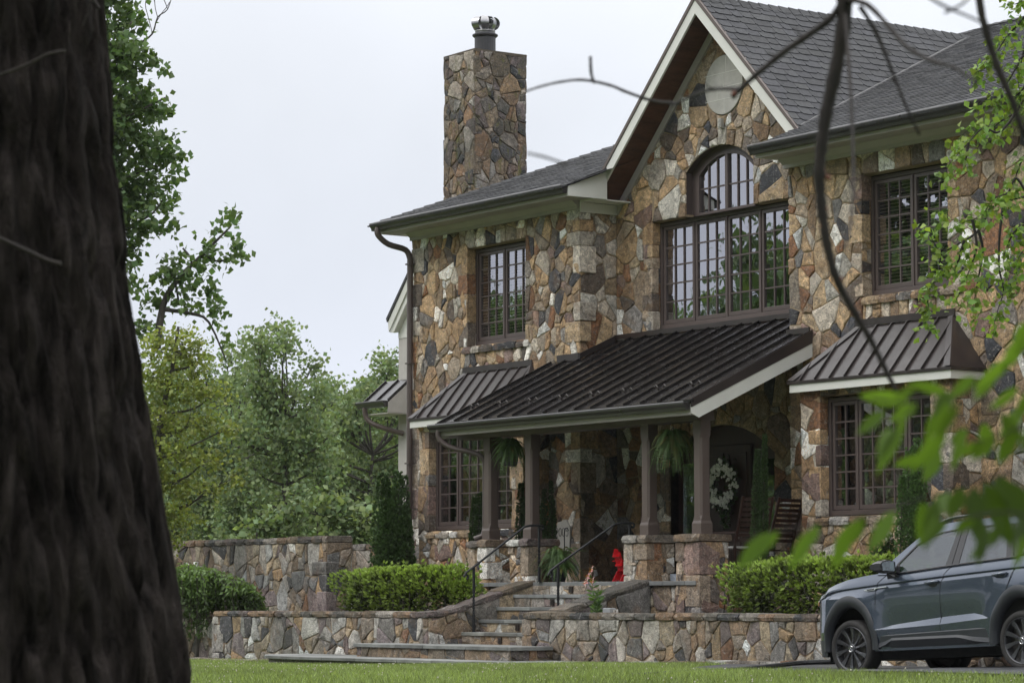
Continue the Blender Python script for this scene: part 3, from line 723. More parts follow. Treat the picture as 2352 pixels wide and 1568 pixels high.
vf = MB(); pts = [(CX+t, yv(CX+t), zg-t+.02) for t in (0.05, 2.3)]
tube(vf, [(x, y, z-.02) for x, y, z in pts], .03, 6); obj('valley_flashing', vf, M['gutter'], rf)
# rakes of the gable: white barge boards, dark drip edge, cedar soffit, grey-green frieze
bb = MB(); dr = MB(); sf = MB(); fz = MB()
for s_ in (1, -1):
    w2 = wR if s_ > 0 else wR+.10
    X = lambda t: CX+s_*t
    prism(bb, [(X(0), gy0-.03, zg-.06), (X(w2), gy0-.03, zg-.06-w2), (X(w2), gy0-.03, zg-.27-w2), (X(0), gy0-.03, zg-.27)], (0, .035, 0))
    prism(dr, [(X(0), gy0-.045, zg+.02), (X(w2+.05), gy0-.045, zg-.03-w2), (X(w2+.05), gy0-.045, zg-.10-w2), (X(0), gy0-.045, zg-.058)], (0, .07, 0))
    prism(sf, [(X(0), gy0+.006, zg-.20), (X(w2+.25), gy0+.006, zg-.20-w2-.25), (X(w2+.25), GY-.03, zg-.20-w2-.25), (X(0), GY-.03, zg-.20)], (0, 0, .03))
    prism(fz, [(X(0), GY-.055, zg-.21), (X(2.62), GY-.055, zg-.21-2.62), (X(2.62), GY-.055, zg-.38-2.62), (X(0), GY-.055, zg-.38)], (0, .05, 0))
br = obj('barge_board', bb, M['white'], H); obj('drip_edge', dr, M['post'], H); obj('cedar_soffit', sf, M['soffit'], H); obj('gable_frieze', fz, M['trim'], H)
# ---- chimney
CH = MB(); cx0, cx1, cy0, cy1, cz = -.33, .60, .84, 1.90, 10.34
stone_wall(CH, FY(cy0), rect(cx0, 6.9, cx1, cz), seed=51, s=.27, pal='dark'); stone_wall(CH, FX(cx1), rect(cy0, 6.9, cy1, cz), seed=52, s=.27, pal='dark')
stone_wall(CH, lambda u, v, w: (cx0-w, u, v), rect(cy0, 6.9, cy1, cz), seed=53, s=.3, pal='dark'); stone_wall(CH, FY(cy1, 1), rect(cx0, 6.9, cx1, cz), seed=54, s=.3, pal='dark')
box(CH, (cx0-.02, cy0-.02, cz-.03), (cx1+.02, cy1+.02, cz+.02), 1, (.5, .5, .5))
quoins(CH, cx1, cy0, 7.3, cz, -1, 1, 208, 'dark', a=(.26, .13), b=(.14, .26), p=.02, skip=.3); quoins(CH, cx0, cy0, 7.3, cz, 1, 1, 209, 'dark', a=(.2, .12), b=(.14, .2), p=.016, skip=.3); quoins(CH, cx1, cy1, 7.3, cz, -1, -1, 210, 'dark', a=(.2, .12), b=(.14, .2), p=.016, skip=.3)
cho = obj('chimney', CH, [M['stone_moss'], M['mortar']], H)
cc = (.135, 1.37, 0)
fl = MB(); lathe(fl, (cc[0], cc[1], cz), [(.0, .0), (.245, .0), (.24, .03), (.21, .055), (.185, .06), (.185, .34), (.20, .345), (.225, .37), (.225, .39), (.19, .405), (.17, .44), (0, .44)], 24)
obj('flue_pipe', fl, M['flue'], cho, smooth=False)
tb = MB(); lathe(tb, (cc[0], cc[1], cz), [(.17, .43), (.18, .445), (.18, .455), (.13, .465), (.12, .48)], 24)
lathe(tb, (cc[0], cc[1], cz), [(.0, .712), (.10, .71), (.13, .70)], 24)
for k in range(7):        # curved turbine blades
    a0 = 2*math.pi*k/7; V = []; F = []; n = 9
    for i in range(n+1):
        th = -1.25+2.5*i/n; r = .13+.13*math.cos(th); zz = .585+.125*math.sin(th)
        for da, dr_ in ((0, 0), (.62, -.045)):
            V.append((cc[0]+(r+dr_)*math.cos(a0+da), cc[1]+(r+dr_)*math.sin(a0+da), cz+zz))
    F = [(2*i, 2*i+1, 2*i+3, 2*i+2) for i in range(n)]; tb.add(V, F)
obj('wind_turbine_cowl', tb, M['steel'], cho, smooth=True)

# ---- porch
PR = MB(); pe, pz = -2.16, 3.60; ps = (5.00-3.60)/(GY-pe); pzy = lambda y: pz+ps*(y-pe); px0, px1 = 4.10, 10.42
prism(PR, [(px0, pe, pz), (px1, pe, pz), (px1, -.02, pzy(-.02)), (px0, -.02, pzy(-.02))], (0, 0, -.03)); prism(PR, [(4.86, -.02, pzy(-.02)), (9.92, -.02, pzy(-.02)), (9.92, GY-.01, pzy(GY-.01)), (4.86, GY-.01, pzy(GY-.01))], (0, 0, -.03))
nrm = Vector((0, -ps, 1)).normalized(); k = px0+.012; ns = 0
seamx = []
while k < px1+.01:
    y1 = GY-.03 if 4.9 < k < 9.9 else -.03
    p0 = Vector((k, pe+.03, pzy(pe+.03))); p1 = Vector((k, y1, pzy(y1)))
    prism(PR, [p0+Vector((-.010, 0, 0)), p0+Vector((.010, 0, 0)), p0+Vector((.010, 0, 0))+nrm*.04, p0+Vector((-.010, 0, 0))+nrm*.04], p1-p0); seamx.append(k); k += .3935
box(PR, (px0-.02, pe-.05, pz-.02), (px1+.02, pe+.02, pz+.012))
pr = obj('porch_roof', PR, M['bronze'], H)
fl = MB()
for a, b, y in ((4.86, 9.92, GY), (3.4, 4.86, 0), (9.92, 10.42, 0)):
    z = pzy(y); 
    if y == 0 and a < 5: prism(fl, [(4.28, -.05, z-.01), (4.86, -.05, z-.01), (4.86, -.05, z+.10), (4.28, -.05, z+.10)], (0, .02, 0)); continue
    box(fl, (a, y-.07, z-.01), (b, y-.045, z+.065))
prism(fl, [(4.875, -.05, pzy(0)), (4.875, GY-.07, pzy(GY-.07)), (4.875, GY-.07, pzy(GY-.07)+.09), (4.875, -.05, pzy(0)+.09)], (.02, 0, 0))
obj('flashing', fl, M['bronze2'], pr)
# right and left rakes: dark metal drip over white board
for xx, s_ in ((px1, 1), (px0, -1)):
    rk = MB(); A = Vector((xx, pe-.02, pzy(pe)-.0)); B = Vector((xx, -.02, pzy(-.02)))
    prism(rk, [A+Vector((0, 0, .03)), B+Vector((0, 0, .03)), B+Vector((0, 0, -.15)), A+Vector((0, 0, -.09))], (s_*.018, 0, 0), 0)
    prism(rk, [A+Vector((0, 0, -.09)), B+Vector((0, 0, -.15)), B+Vector((0, 0, -.34)), A+Vector((0, .13, -.225)), A+Vector((0, 0, -.17))], (s_*.012, 0, 0), 1); obj('rake_board', rk, [M['bronze2'], M['white']], pr)
g = MB(); gutter(g, px0-.12, px1-.02, pe-.02, pz-.02, .95); obj('porch_gutter', g, M['gutter'], H, bevel=.004)
fb = MB(); box(fb, (px0, pe-.015, pz-.19), (px1-.01, pe+.01, pz-.05)); box(fb, (px0+.02, pe+.01, pz-.18), (px1-.02, -1.98, pz-.155)); obj('porch_fascia', fb, M['trim'], H)
cl = MB(); prism(cl, [(px0+.03, -1.58, pzy(-1.58)-.16), (px1-.03, -1.58, pzy(-1.58)-.16), (px1-.03, -.02, pzy(-.02)-.16), (px0+.03, -.02, pzy(-.02)-.16)], (0, 0, .02)); prism(cl, [(4.87, -.02, pzy(-.02)-.16), (9.9, -.02, pzy(-.02)-.16), (9.9, GY-.03, pzy(GY)-.16), (4.87, GY-.03, pzy(GY)-.16)], (0, 0, .02))
cl.f = cl.f
obj('porch_ceiling', cl, M['ceil'], H)
bm_ = MB(); box(bm_, (px0+.1, -1.86, 3.36), (px1-.25, -1.58, 3.50)); obj('porch_beam', bm_, M['post'], H)
# snow guards near the eave, small paired cast leaves
for i in range(8):
    for dx in (.11, .30):
        x = seamx[2*i]+dx; y = -1.62
        if x > px1-.2: continue
        s_ = MB(); c = Vector((x, y, pzy(y)+.01))
        for a in range(-2, 3):
            an = a*.5; r = .05 if a else .058
            tube(s_, [c+Vector((0, 0, .0)), c+Vector((math.sin(an)*r*.6, -.01, math.cos(an)*r*.6)), c+Vector((math.sin(an)*r, -.03, math.cos(an)*r*.9))], .010, 5)
        box(s_, (x-.03, y-.02, pzy(y)-.01), (x+.03, y+.05, pzy(y)+.02))
        obj('snow_guard', s_, M['bronze2'], pr)
# posts
PX = (4.90, 6.0, 8.88, 10.07)
for i, x in enumerate(PX):
    p_ = MB(); y = -1.72
    def ring(h, c, z): return [(x-h, y-h+c, z), (x-h+c, y-h, z), (x+h-c, y-h, z), (x+h, y-h+c, z), (x+h, y+h-c, z), (x+h-c, y+h, z), (x-h+c, y+h, z), (x-h, y+h-c, z)]
    prof = [(.101, .002, 1.80), (.101, .002, 1.95), (.088, .002, 1.99), (.088, .028, 2.06), (.088, .028, 3.12), (.088, .002, 3.18), (.088, .002, 3.38)]
    V = []; 
    for h, c, z in prof: V += ring(h, c, z)
    F = [(a*8+b, a*8+(b+1) % 8, (a+1)*8+(b+1) % 8, (a+1)*8+b) for a in range(len(prof)-1) for b in range(8)]; F.append(tuple(range(len(prof)*8-8, len(prof)*8))); p_.add(V, F)
    obj('porch_post', p_, M['post'], H)
    pi_ = MB(); a, b, y0, y1, zb = x-.235, x+.235, -1.95, -1.47, .2
    stone_wall(pi_, FY(y0), rect(a, zb, b, 1.70), seed=60+i, s=.27); stone_wall(pi_, FX(b), rect(y0, zb, y1, 1.70), seed=70+i, s=.27)
    stone_wall(pi_, lambda u, v, w, a=a: (a-w, u, v), rect(y0, zb, y1, 1.70), seed=80+i, s=.27); stone_wall(pi_, FY(y1, 1), rect(a, 1.1, b, 1.70), seed=85+i, s=.3)
    quoins(pi_, b, y0, zb, 1.70, -1, 1, 220+i, a=(.26, .14), b=(.14, .28), p=.03); quoins(pi_, a, y0, zb, 1.70, 1, 1, 230+i, a=(.17, .10), b=(.14, .2), p=.028)
    po = obj('porch_pier', pi_, MT, H)
    c = MB(); capstones(c, (a-.05, (y0+y1)/2, 1.70), (b+.05, (y0+y1)/2, 1.70), y1-y0, 0, .11, 90+i, .3, .4, 'wall', .06); obj('pier_cap', c, M['stone'], po)
# porch floor and its stone base
fl = MB(); x = 4.68
rd = random.Random(8)
while x < 10.25:
    l = min(rd.uniform(.5, .8), 10.27-x); g = rd.uniform(.8, 1.3); box(fl, (x+.004, -2.0, 1.105), (x+l-.004, -1.5, 1.165), 0, (g, g, g*1.03)); x += l
box(fl, (4.68, -1.5, 1.10), (10.25, -.02, 1.16)); box(fl, (4.87, -.02, 1.10), (9.9, GY-.02, 1.16)); obj('porch_floor', fl, M['slate'], H, bevel=.006)
pb = MB(); stone_wall(pb, FY(-1.93), rect(4.66, .2, 10.27, 1.10), seed=95, s=.33, pal='wall'); stone_wall(pb, FX(10.27), rect(-1.93, .2, -.02, 1.10), seed=96, s=.33, pal='wall')
obj('porch_base', pb, MT, H)
# front door
dr = MB(); Yd = GY+.10
def arch_panel(mb, x0, x1, z0, zs, rise, y0, y1, **k): prism(mb, [(a, y0, b) for a, b in arch(x0, x1, z0, zs, rise, 14)], (0, y1-y0, 0), **k)
arch_panel(dr, 6.2, 8.7, 1.16, 3.06, .46, Yd+.06, Yd+.12)
fo = obj('front_door', dr, M['doorwood'], H)
ds = MB(); box(ds, (6.90, Yd, 1.17), (8.02, Yd+.058, 3.22)); obj('door_leaf', ds, M['doorwood'], fo, bevel=.01)
dp = MB()
for a, b, c, d_ in ((6.98, 7.40, 1.95, 3.1), (7.50, 7.94, 1.95, 3.1), (6.98, 7.94, 1.30, 1.80)):
    for q in (((a, c), (b, c+.035)), ((a, d_-.035), (b, d_)), ((a, c), (a+.035, d_)), ((b-.035, c), (b, d_))): box(dp, (q[0][0], Yd-.018, q[0][1]), (q[1][0], Yd-.001, q[1][1]))
obj('door_moulding', dp, M['doorwood'], fo)
for a, b in ((6.36, 6.80), (8.12, 8.56)):
    sg = MB(); box(sg, (a, Yd+.02, 1.55), (b, Yd+.055, 2.98)); obj('side_light', sg, M['pane_dim'], fo)
hn = MB(); tube(hn, [(7.08, Yd-.02, 2.12), (7.08, Yd-.07, 2.14), (7.08, Yd-.07, 2.36), (7.08, Yd-.02, 2.38)], .012, 8); obj('door_handle', hn, M['iron'], fo)
# wall outlet and date stone
ob = MB(); box(ob, (5.68, GY-.07, 1.60), (5.80, GY-.02, 1.68)); obj('wall_socket', ob, M['limestone'], H)
dsn = MB(); prism(dsn, [(4.22, -.055, 1.68), (4.62, -.055, 1.66), (4.64, -.055, 2.03), (4.52, -.055, 2.16), (4.30, -.055, 2.12), (4.20, -.055, 1.98)], (0, .05, 0))
dso = obj('date_stone', dsn, M['limestone'], H, bevel=.012)
dg = MB()
def digit(mb, ch, x, z, h, Y, wd=None, r=.006):
    wd = wd or h*.52
    arc = lambda cx, cz, rx, rz_, a0, a1, n=10: [(cx+rx*math.cos(R(a0+(a1-a0)*i/n)), cz+rz_*math.sin(R(a0+(a1-a0)*i/n))) for i in range(n+1)]
    S = {'0': [arc(.5, .5, .5, .5, 90, 450, 16)], '2': [arc(.5, .72, .48, .28, 170, -40, 10)+[(0, 0), (1, 0)]], '5': [[(.95, 1), (.15, 1), (.1, .55)]+arc(.45, .33, .5, .33, 110, -150, 10)]}
    for st in S[ch]: tube(mb, [(x+a*wd, Y, z+b*h) for a, b in st], r, 5)
for i, ch in enumerate('2005'): digit(dg, ch, 4.25+i*.092, 1.90, .13, -.056)
obj('carved_date', dg, M['gutter'], dso)
# porch downspout elbow running to the left post
d = MB(); tube(d, smooth_path([(4.22, -2.23, 3.50), (4.22, -2.23, 3.38), (4.36, -2.12, 3.24), (4.66, -1.86, 3.14), (4.755, -1.76, 3.04), (4.765, -1.74, 2.88)], 4)+[Vector((4.765, -1.74, 2.0)), Vector((4.76, -1.78, 1.88)), Vector((4.68, -1.88, 1.83))], .040, 10); obj('porch_downspout', d, M['frame'], H)
# bright wall strip seen through the porch at left belongs to the wing wall itself

# ---- west wing behind: stucco gable end, its little lower roof, gutter and spout
ww = MB(); box(ww, (-5.25, 3.0, -.2), (-.05, 8, 6.0)); obj('west_wing_wall', ww, M['stucco'], H)
wr = MB(); prism(wr, [(-5.40, 2.82, 6.22), (-4.2, 2.82, 7.56), (-4.2, 2.82, 7.62), (-5.43, 2.82, 6.29)], (0, 5.2, 0)); prism(wr, [(-4.2, 2.82, 7.56), (-.1, 2.82, 6.3), (-.1, 2.82, 6.36), (-4.2, 2.82, 7.62)], (0, 5.2, 0)); obj('west_wing_roof', wr, M['gutter'], H)
wb = MB(); prism(wb, [(-5.36, 2.84, 6.03), (-4.2, 2.84, 7.34), (-4.2, 2.84, 7.56), (-5.39, 2.84, 6.22)], (0, .03, 0)); prism(wb, [(-5.36, 2.87, 6.02), (-5.22, 2.87, 6.02), (-4.2, 2.87, 7.2), (-4.2, 2.87, 7.4)], (0, .12, 0))
prism(wb, [(-5.25, 2.99, 5.9), (-.1, 2.99, 5.9), (-.1, 2.99, 6.3), (-4.2, 2.99, 7.5), (-5.25, 2.99, 6.3)], (0, .2, 0)); obj('west_wing_barge', wb, M['white'], H)
wl = MB(); prism(wl, [(-5.68, 2.47, 4.66), (-4.78, 2.47, 4.66), (-4.78, 2.99, 5.10), (-5.68, 2.99, 5.10)], (0, 0, -.03))
for x in (-5.66, -5.22, -4.80): prism(wl, [(x-.01, 2.48, 4.66), (x+.01, 2.48, 4.66), (x+.01, 2.47, 4.70), (x-.01, 2.47, 4.70)], (0, .5, .425))
obj('side_porch_roof', wl, M['bronze'], H)
g = MB(); gutter(g, -5.74, -4.77, 2.46, 4.66, 1.0); obj('side_gutter', g, M['gutter'], H)
s_ = MB(); prism(s_, [(-4.80, 2.47, 4.63), (-4.80, 2.99, 5.07), (-4.80, 2.99, 4.44), (-4.80, 2.47, 4.44)], (.02, 0, 0)); box(s_, (-5.66, 2.47, 4.42), (-4.79, 2.98, 4.44)); obj('side_eave', s_, M['stucco'], H)
sp = MB(); tube(sp, smooth_path([(-5.50, 2.40, 4.56), (-5.50, 2.42, 4.40), (-5.40, 2.5, 4.26), (-5.15, 2.75, 4.13), (-4.98, 2.95, 4.06)], 4), .05, 8); obj('side_downspout', sp, M['post'], H)
# ------------------------------------------------------------------ terrace walls, steps, garden walls, edging
MW = [M['stone_wall'], M['mortar_tan']]
def ret_wall(label, x0, x1, y, zt, th, seed, zb=-.3, ends=True, group='low stone terrace walls', s=.30, name='terrace_wall', cap=.09):
    t = thing(name, label, 'stone wall', ((x0+x1)/2, y, zb), group=group)
    m_ = MB(); stone_wall(m_, FY(y), rect(x0, zb, x1, zt), seed=seed, s=s, asp=1.35, pal='wall')
    stone_wall(m_, FX(x1), rect(y, zb, y+th, zt), seed=seed+1, s=s, asp=1.3, pal='wall'); stone_wall(m_, lambda u, v, w: (x0-w, u, v), rect(y, zb, y+th, zt), seed=seed+2, s=s, asp=1.3, pal='wall')
    stone_wall(m_, FY(y+th, 1), rect(x0, zb, x1, zt), seed=seed+3, s=.5, pal='wall')
    quoins(m_, x1, y, zb+.2, zt, -1, 1, seed+7, 'wall', a=(.36, .2), b=(.2, .34), p=.03); quoins(m_, x0, y, zb+.2, zt, 1, 1, seed+8, 'wall', a=(.3, .17), b=(.17, .3), p=.03)
    obj('wall_face', m_, MW, t)
    c = MB(); capstones(c, (x0-.02, y+th/2, zt), (x1+.02, y+th/2, zt), th, 0, cap, seed, .25, .5, 'dark', .035); obj('coping', c, M['stone_wall'], t)
    return t
ret_wall('low fieldstone terrace wall right of the entry steps, running behind the grey car', 8.80, 22, -3.80, .65, .42, 101)
ret_wall('low fieldstone terrace wall left of the entry steps, below the clipped hedge', 0.0, 6.38, -3.80, .65, .38, 105)
ret_wall('tall fieldstone garden wall ending in a square pier left of the house', -7.5, -.33, -1.5, 1.87, .47, 111, group='garden walls left of the house', s=.33, name='garden_wall', cap=.11)
ret_wall('lower distant fieldstone wall between the tall garden wall and the house corner', -2.9, -.03, .3, 1.78, .3, 115, group='garden walls left of the house', s=.33, name='garden_wall', cap=.11)
ret_wall('dim fieldstone wall section far left behind the weeping shrub, half hidden by the big trunk', -6, -.06, -3.4, .6, .3, 119, group='garden walls left of the house', name='garden_wall')
for nm, a, b, z in (('grey stone edging course at the foot of the right terrace wall', (9.9, -3.98, 0), (14.9, -3.98, 0), .0), ('short stone edging beside the mulch at the foot of the left terrace wall', (-1.6, -4.75, 0), (2.4, -4.4, 0), 0)):
    c = MB(); n = 9
    za, zb = gz(a[0], a[1])-.06, gz(b[0], b[1])-.06
    capstones(c, (a[0], a[1], za), (b[0], b[1], zb), .30, 0, .13, int(a[0]*3+50), .35, .7, 'wall', 0, .02)
    tag(obj('stone_edging', c, M['stone_wall']), nm, 'edging', 'stone edging on the lawn')
# entry steps with their cheek walls
ST = thing('entry_steps', 'fieldstone entry steps with bluestone treads between two sloping cheek walls', 'steps', (7.6, -4, 0))
XL, XR = 6.40, 8.80
for i in range(5):
    yn = -2.07-.303*i; z = 1.165-.18*(i+1) if i else .985
    y0 = -2.02-.303*(i+1)
    zt = 1.165-.18*(i+1)
    if i < 4:
        tr = MB(); rd = random.Random(i+5); x = XL
        while x < XR-.05:
            l = min(rd.uniform(.5, .95), XR-x); g = rd.uniform(.75, 1.35); box(tr, (x+.004, y0-.03, zt-.05), (x+l-.004, y0+.33, zt), 0, (g, g, g*rd.uniform(.95, 1.05))); x += l
        obj('tread', tr, M['slate'], ST, bevel=.006)
    rs = MB(); ytop = y0+.303 if i else -1.96
    yr = -1.995 if i == 0 else y0+.303
    stone_wall(rs, FY(yr), rect(XL, zt, XR, zt+.13+(0 if i else 0)), seed=120+i, s=.30, asp=.6, pal='wall', rel=(.004, .014)); obj('riser', rs, MW, ST)
    lt = MB(); box(lt, (7.35, yr-.03, zt+.025), (7.43, yr-.012, zt+.115))
    for k in range(3): box(lt, (7.352, yr-.038, zt+.035+.027*k), (7.428, yr-.03, zt+.047+.027*k))
    obj('step_light', lt, M['bronze2'], ST)
# platforms
def slabs(mb, poly, z0, z1, seed, n):
    prism(mb, [(x, y, z0) for x, y in poly], (0, 0, z1-z0))
pa = MB(); A_ = [(5.75, -4.55), (9.55, -4.48), (9.55, -3.86), (8.80, -3.86), (8.80, -3.2), (6.4, -3.2), (6.4, -3.86), (5.55, -3.86), (5.55, -4.3)]
rd = random.Random(2)
x = 5.55
while x < 9.5:
    l = min(rd.uniform(.7, 1.15), 9.56-x); g = rd.uniform(.8, 1.25); yl = -4.5 if x > 5.6 else -4.42
    box(pa, (x+.005, -4.56, .235), (x+l-.005, -3.86, .285), 0, (g, g, g)); x += l
box(pa, (6.4, -3.86, .235), (8.8, -3.5, .283)); obj('lower_platform', pa, M['slate'], ST, bevel=.006)
pw = MB(); stone_wall(pw, FY(-4.52), rect(5.6, .05, 9.5, .235), seed=130, s=.42, asp=.5, pal='dark', rel=(.004, .015)); stone_wall(pw, FX(9.5), rect(-4.52, .05, -3.84, .235), seed=131, s=.3, asp=.6, pal='dark'); stone_wall(pw, lambda u, v, w: (5.6-w, u, v), rect(-4.52, .05, -3.84, .235), seed=132, s=.3, asp=.6, pal='dark')
box(pw, (6.42, -3.8, 0), (8.78, -3.32, .24), 1); obj('platform_base', pw, MW, ST)
pb2 = MB(); P2 = [(3.3, -4.0), (3.32, -4.45), (3.6, -4.9), (4.1, -5.2), (5.0, -5.35), (10.4, -5.0), (10.5, -3.86)]
def ring_slab(mb, P, z0, z1, mi=0, t=(1, 1, 1)): prism(mb, [(x, y, z0) for x, y in P], (0, 0, z1-z0), mi, t)
# flagstones of the lowest platform
cxp = 7.0
cuts = [3.3, 4.2, 5.0, 5.9, 6.7, 7.7, 8.5, 9.4, 10.5]
for i in range(len(cuts)-1):
    c = [(x, y) for x, y in P2]; c = clip(clip(c, 1, 0, cuts[i+1]-.005), -1, 0, -cuts[i]-.005); g = rd.uniform(.7, 1.3)
    if len(c) > 2: ring_slab(pb2, c, .055, .10, 0, (g, g, g))
obj('lowest_platform', pb2, M['slate'], ST, bevel=.006)
pw2 = MB(); P3 = [(6.9+(x-6.9)*.985, -3.9+(y+3.9)*.96) for x, y in P2]; ring_slab(pw2, P3, -.2, .054, 0, (.15, .14, .13)); obj('lowest_platform_base', pw2, M['stone_wall'], ST)
# cheek walls: inner faces, sloping coping
for x0, x1, sd_ in ((6.02, 6.39, 140), (8.82, 9.20, 145)):
    ck = MB(); ysl = [(-3.80, .66), (-3.36, .70), (-3.0, .80), (-2.0, 1.13)]
    pol = [(-3.80, -.1), (-1.96, -.1), (-1.96, 1.12), (-3.80, .60)]
    stone_wall(ck, FX(x1), pol, seed=sd_, s=.38, pal='wall', asp=1.0); stone_wall(ck, lambda u, v, w, x0=x0: (x0-w, u, v), pol, seed=sd_+1, s=.38, pal='wall')
    obj('cheek_wall', ck, MW, ST)
    cp = MB(); pts = [(-3.84, .66), (-3.42, .69), (-3.05, .79), (-2.52, .965), (-1.93, 1.125)]
    for (a, b), (c, d_) in zip(pts, pts[1:]): capstones(cp, ((x0+x1)/2, a, b), ((x0+x1)/2, c, d_), x1-x0, 0, .085, int(a*-100)+sd_, .4, .6, 'dark', .03)
    obj('cheek_coping', cp, M['stone_wall'], ST)
# wrought iron handrails
def handrail(label, x, yb, yt, zb_foot, zt_foot, zb, zt):
    t = thing('handrail', label, 'handrail', (x, yb, zb_foot), group='iron handrails on the entry steps')
    r_ = MB(); bar = [(x, yb-.16, zb-.10), (x, yb-.17, zb-.045), (x, yb-.13, zb-.02), (x, yb-.02, zb+.055)]
    curl = [(x, yb-.135+.035*math.cos(R(a)), zb-.085+.035*math.sin(R(a))) for a in range(-60, 181, 30)]
    main = curl[::1]+[(x, yb-.13, zb-.02), (x, yb, zb+.06), (x, yt-.26, zt-.02), (x, yt-.14, zt), (x, yt+.03, zt)]
    c2 = [(x, yt+.05+.03*math.cos(R(a)), zt-.03+.03*math.sin(R(a))) for a in range(80, -181, -40)]
    tube(r_, main+c2, .017, 6); obj('rail', r_, M['iron'], t)
    for y, z0, z1 in ((yb, zb_foot, zb+.06), (yt, zt_foot, zt)):
        p_ = MB(); n = 26; tw = [(x, y, z0+(z1-z0)*i/n) for i in range(n+1)]
        V = []; F = []
        for i, q in enumerate(tw):
            f_ = (q[2]-z0)/(z1-z0); an = max(0, min(1, (f_-.25)/.35))*math.pi*3
            for k in range(4):
                a = an+math.pi/4+k*math.pi/2; V.append((x+.021*math.cos(a), y+.021*math.sin(a), q[2]))
        for i in range(n):
            for k in range(4): F.append((i*4+k, i*4+(k+1) % 4, (i+1)*4+(k+1) % 4, (i+1)*4+k))
        p_.add(V, F); lathe(p_, (x, y, z0), [(.0, .012), (.04, .012), (.04, 0)], 12); obj('post', p_, M['iron'], t)
handrail('black wrought iron handrail on the left of the steps, ending at the left stone pier', 6.60, -3.17, -2.02, .44, 1.165, 1.32, 1.99)
handrail('black wrought iron handrail on the right of the steps, running up past the potted fern', 8.60, -3.10, -1.86, .62, 1.165, 1.33, 1.985)
# ------------------------------------------------------------------ vegetation
def leaf_mat(name, col, trans=.35, rough=.5, spec=.35):
    m = bpy.data.materials.new(name); m.use_nodes = True; nt = m.node_tree; nt.nodes.clear(); o = nd(nt, 'ShaderNodeOutputMaterial')
    p = nd(nt, 'ShaderNodeBsdfPrincipled'); t = nd(nt, 'ShaderNodeBsdfTranslucent'); ms = nd(nt, 'ShaderNodeMixShader'); ms.inputs[0].default_value = trans
    c = mixc(nt, 1.0, tuple(col), tint(nt), 'MULTIPLY'); L(nt, c, p.inputs['Base Color']); L(nt, mixc(nt, 1.0, c, (1.25, 1.3, .6), 'MULTIPLY'), t.inputs[0])
    p.inputs['Roughness'].default_value = rough; p.inputs['Specular IOR Level'].default_value = spec
    L(nt, p.outputs[0], ms.inputs[1]); L(nt, t.outputs[0], ms.inputs[2]); L(nt, ms.outputs[0], o.inputs[0]); return m
def bark_mat(name, a, b, sc=9, bs=1, bd=.04, vs=(1, 1, .22)):
    m, nt, p, o = mat(name); v = coord(nt); n = noise(nt, v, sc, 8, .7, .4, vs)
    c = mixc(nt, rng(nt, n, .35, .65, 0, 1), tuple(a), tuple(b)); n2 = noise(nt, v, sc*.3, 4, .6); c = mixc(nt, 1.0, c, rng(nt, n2, .3, .7, .7, 1.3), 'MULTIPLY')
    L(nt, c, p.inputs['Base Color']); p.inputs['Roughness'].default_value = .85; bump(nt, p, n, bs, bd); return m
M['bark'] = bark_mat('tree_bark', (.03, .026, .022), (.085, .075, .065))
M['bark_big'] = bark_mat('furrowed_bark', (.004, .0035, .0035), (.052, .043, .041), 16, 1, .06, (1, 1, .30))
for _n in M['bark_big'].node_tree.nodes:
    if _n.type == 'BSDF_PRINCIPLED': _n.inputs['Specular IOR Level'].default_value = .1; _n.inputs['Roughness'].default_value = 1
M['twig'] = bark_mat('dark_twig', (.008, .006, .006), (.024, .018, .016), 20, .6, .01, (1, 1, .5))
M['leaf'] = leaf_mat('broad_leaf', (.105, .165, .062), .4)
M['leaf_far'] = leaf_mat('far_leaf', (.18, .235, .125), .35, .7, .2)
M['leaf_yellow'] = leaf_mat('yellow_green_leaf', (.22, .26, .075), .4)
M['leaf_birch'] = leaf_mat('birch_leaf', (.16, .24, .055), .4)
M['leaf_near'] = leaf_mat('near_leaf', (.105, .18, .03), .5, .35, .5)
M['yew'] = leaf_mat('yew_needle', (.17, .235, .06), .25, .5, .35)
M['box'] = leaf_mat('boxwood_leaf', (.055, .095, .035), .2, .4, .5)
M['fern'] = leaf_mat('fern_frond', (.095, .16, .055), .35)
M['grass'] = leaf_mat('grass_blade', (.21, .27, .095), .35, .5, .3)
def quick_mesh(name, V, F, T, m, parent=None, smooth=False, loc=None):
    """numpy arrays: V (n,3), F (k,3 or 4), T (k,3)"""
    me = bpy.data.meshes.new(name); k = F.shape[1]
    me.vertices.add(len(V)); me.vertices.foreach_set('co', np.ascontiguousarray(V, np.float32).ravel())
    me.loops.add(F.size); me.loops.foreach_set('vertex_index', np.ascontiguousarray(F, np.int32).ravel())
    me.polygons.add(len(F)); me.polygons.foreach_set('loop_start', np.arange(len(F), dtype=np.int32)*k); me.polygons.foreach_set('loop_total', np.full(len(F), k, np.int32))
    me.materials.append(m); a = me.attributes.new('tint', 'FLOAT_COLOR', 'FACE'); c = np.ones((len(F), 4), np.float32); c[:, :3] = T; a.data.foreach_set('color', c.ravel())
    me.update(); me.validate(); o = bpy.data.objects.new(name, me); COL.objects.link(o)
    if parent is not None: o.parent = parent; o.location = -WO.get(parent.name, Vector((0, 0, 0))); WO[o.name] = Vector((0, 0, 0))
    if loc is not None: o.location = loc
    return o
def unit(a): return a/np.maximum(np.linalg.norm(a, axis=1, keepdims=True), 1e-9)
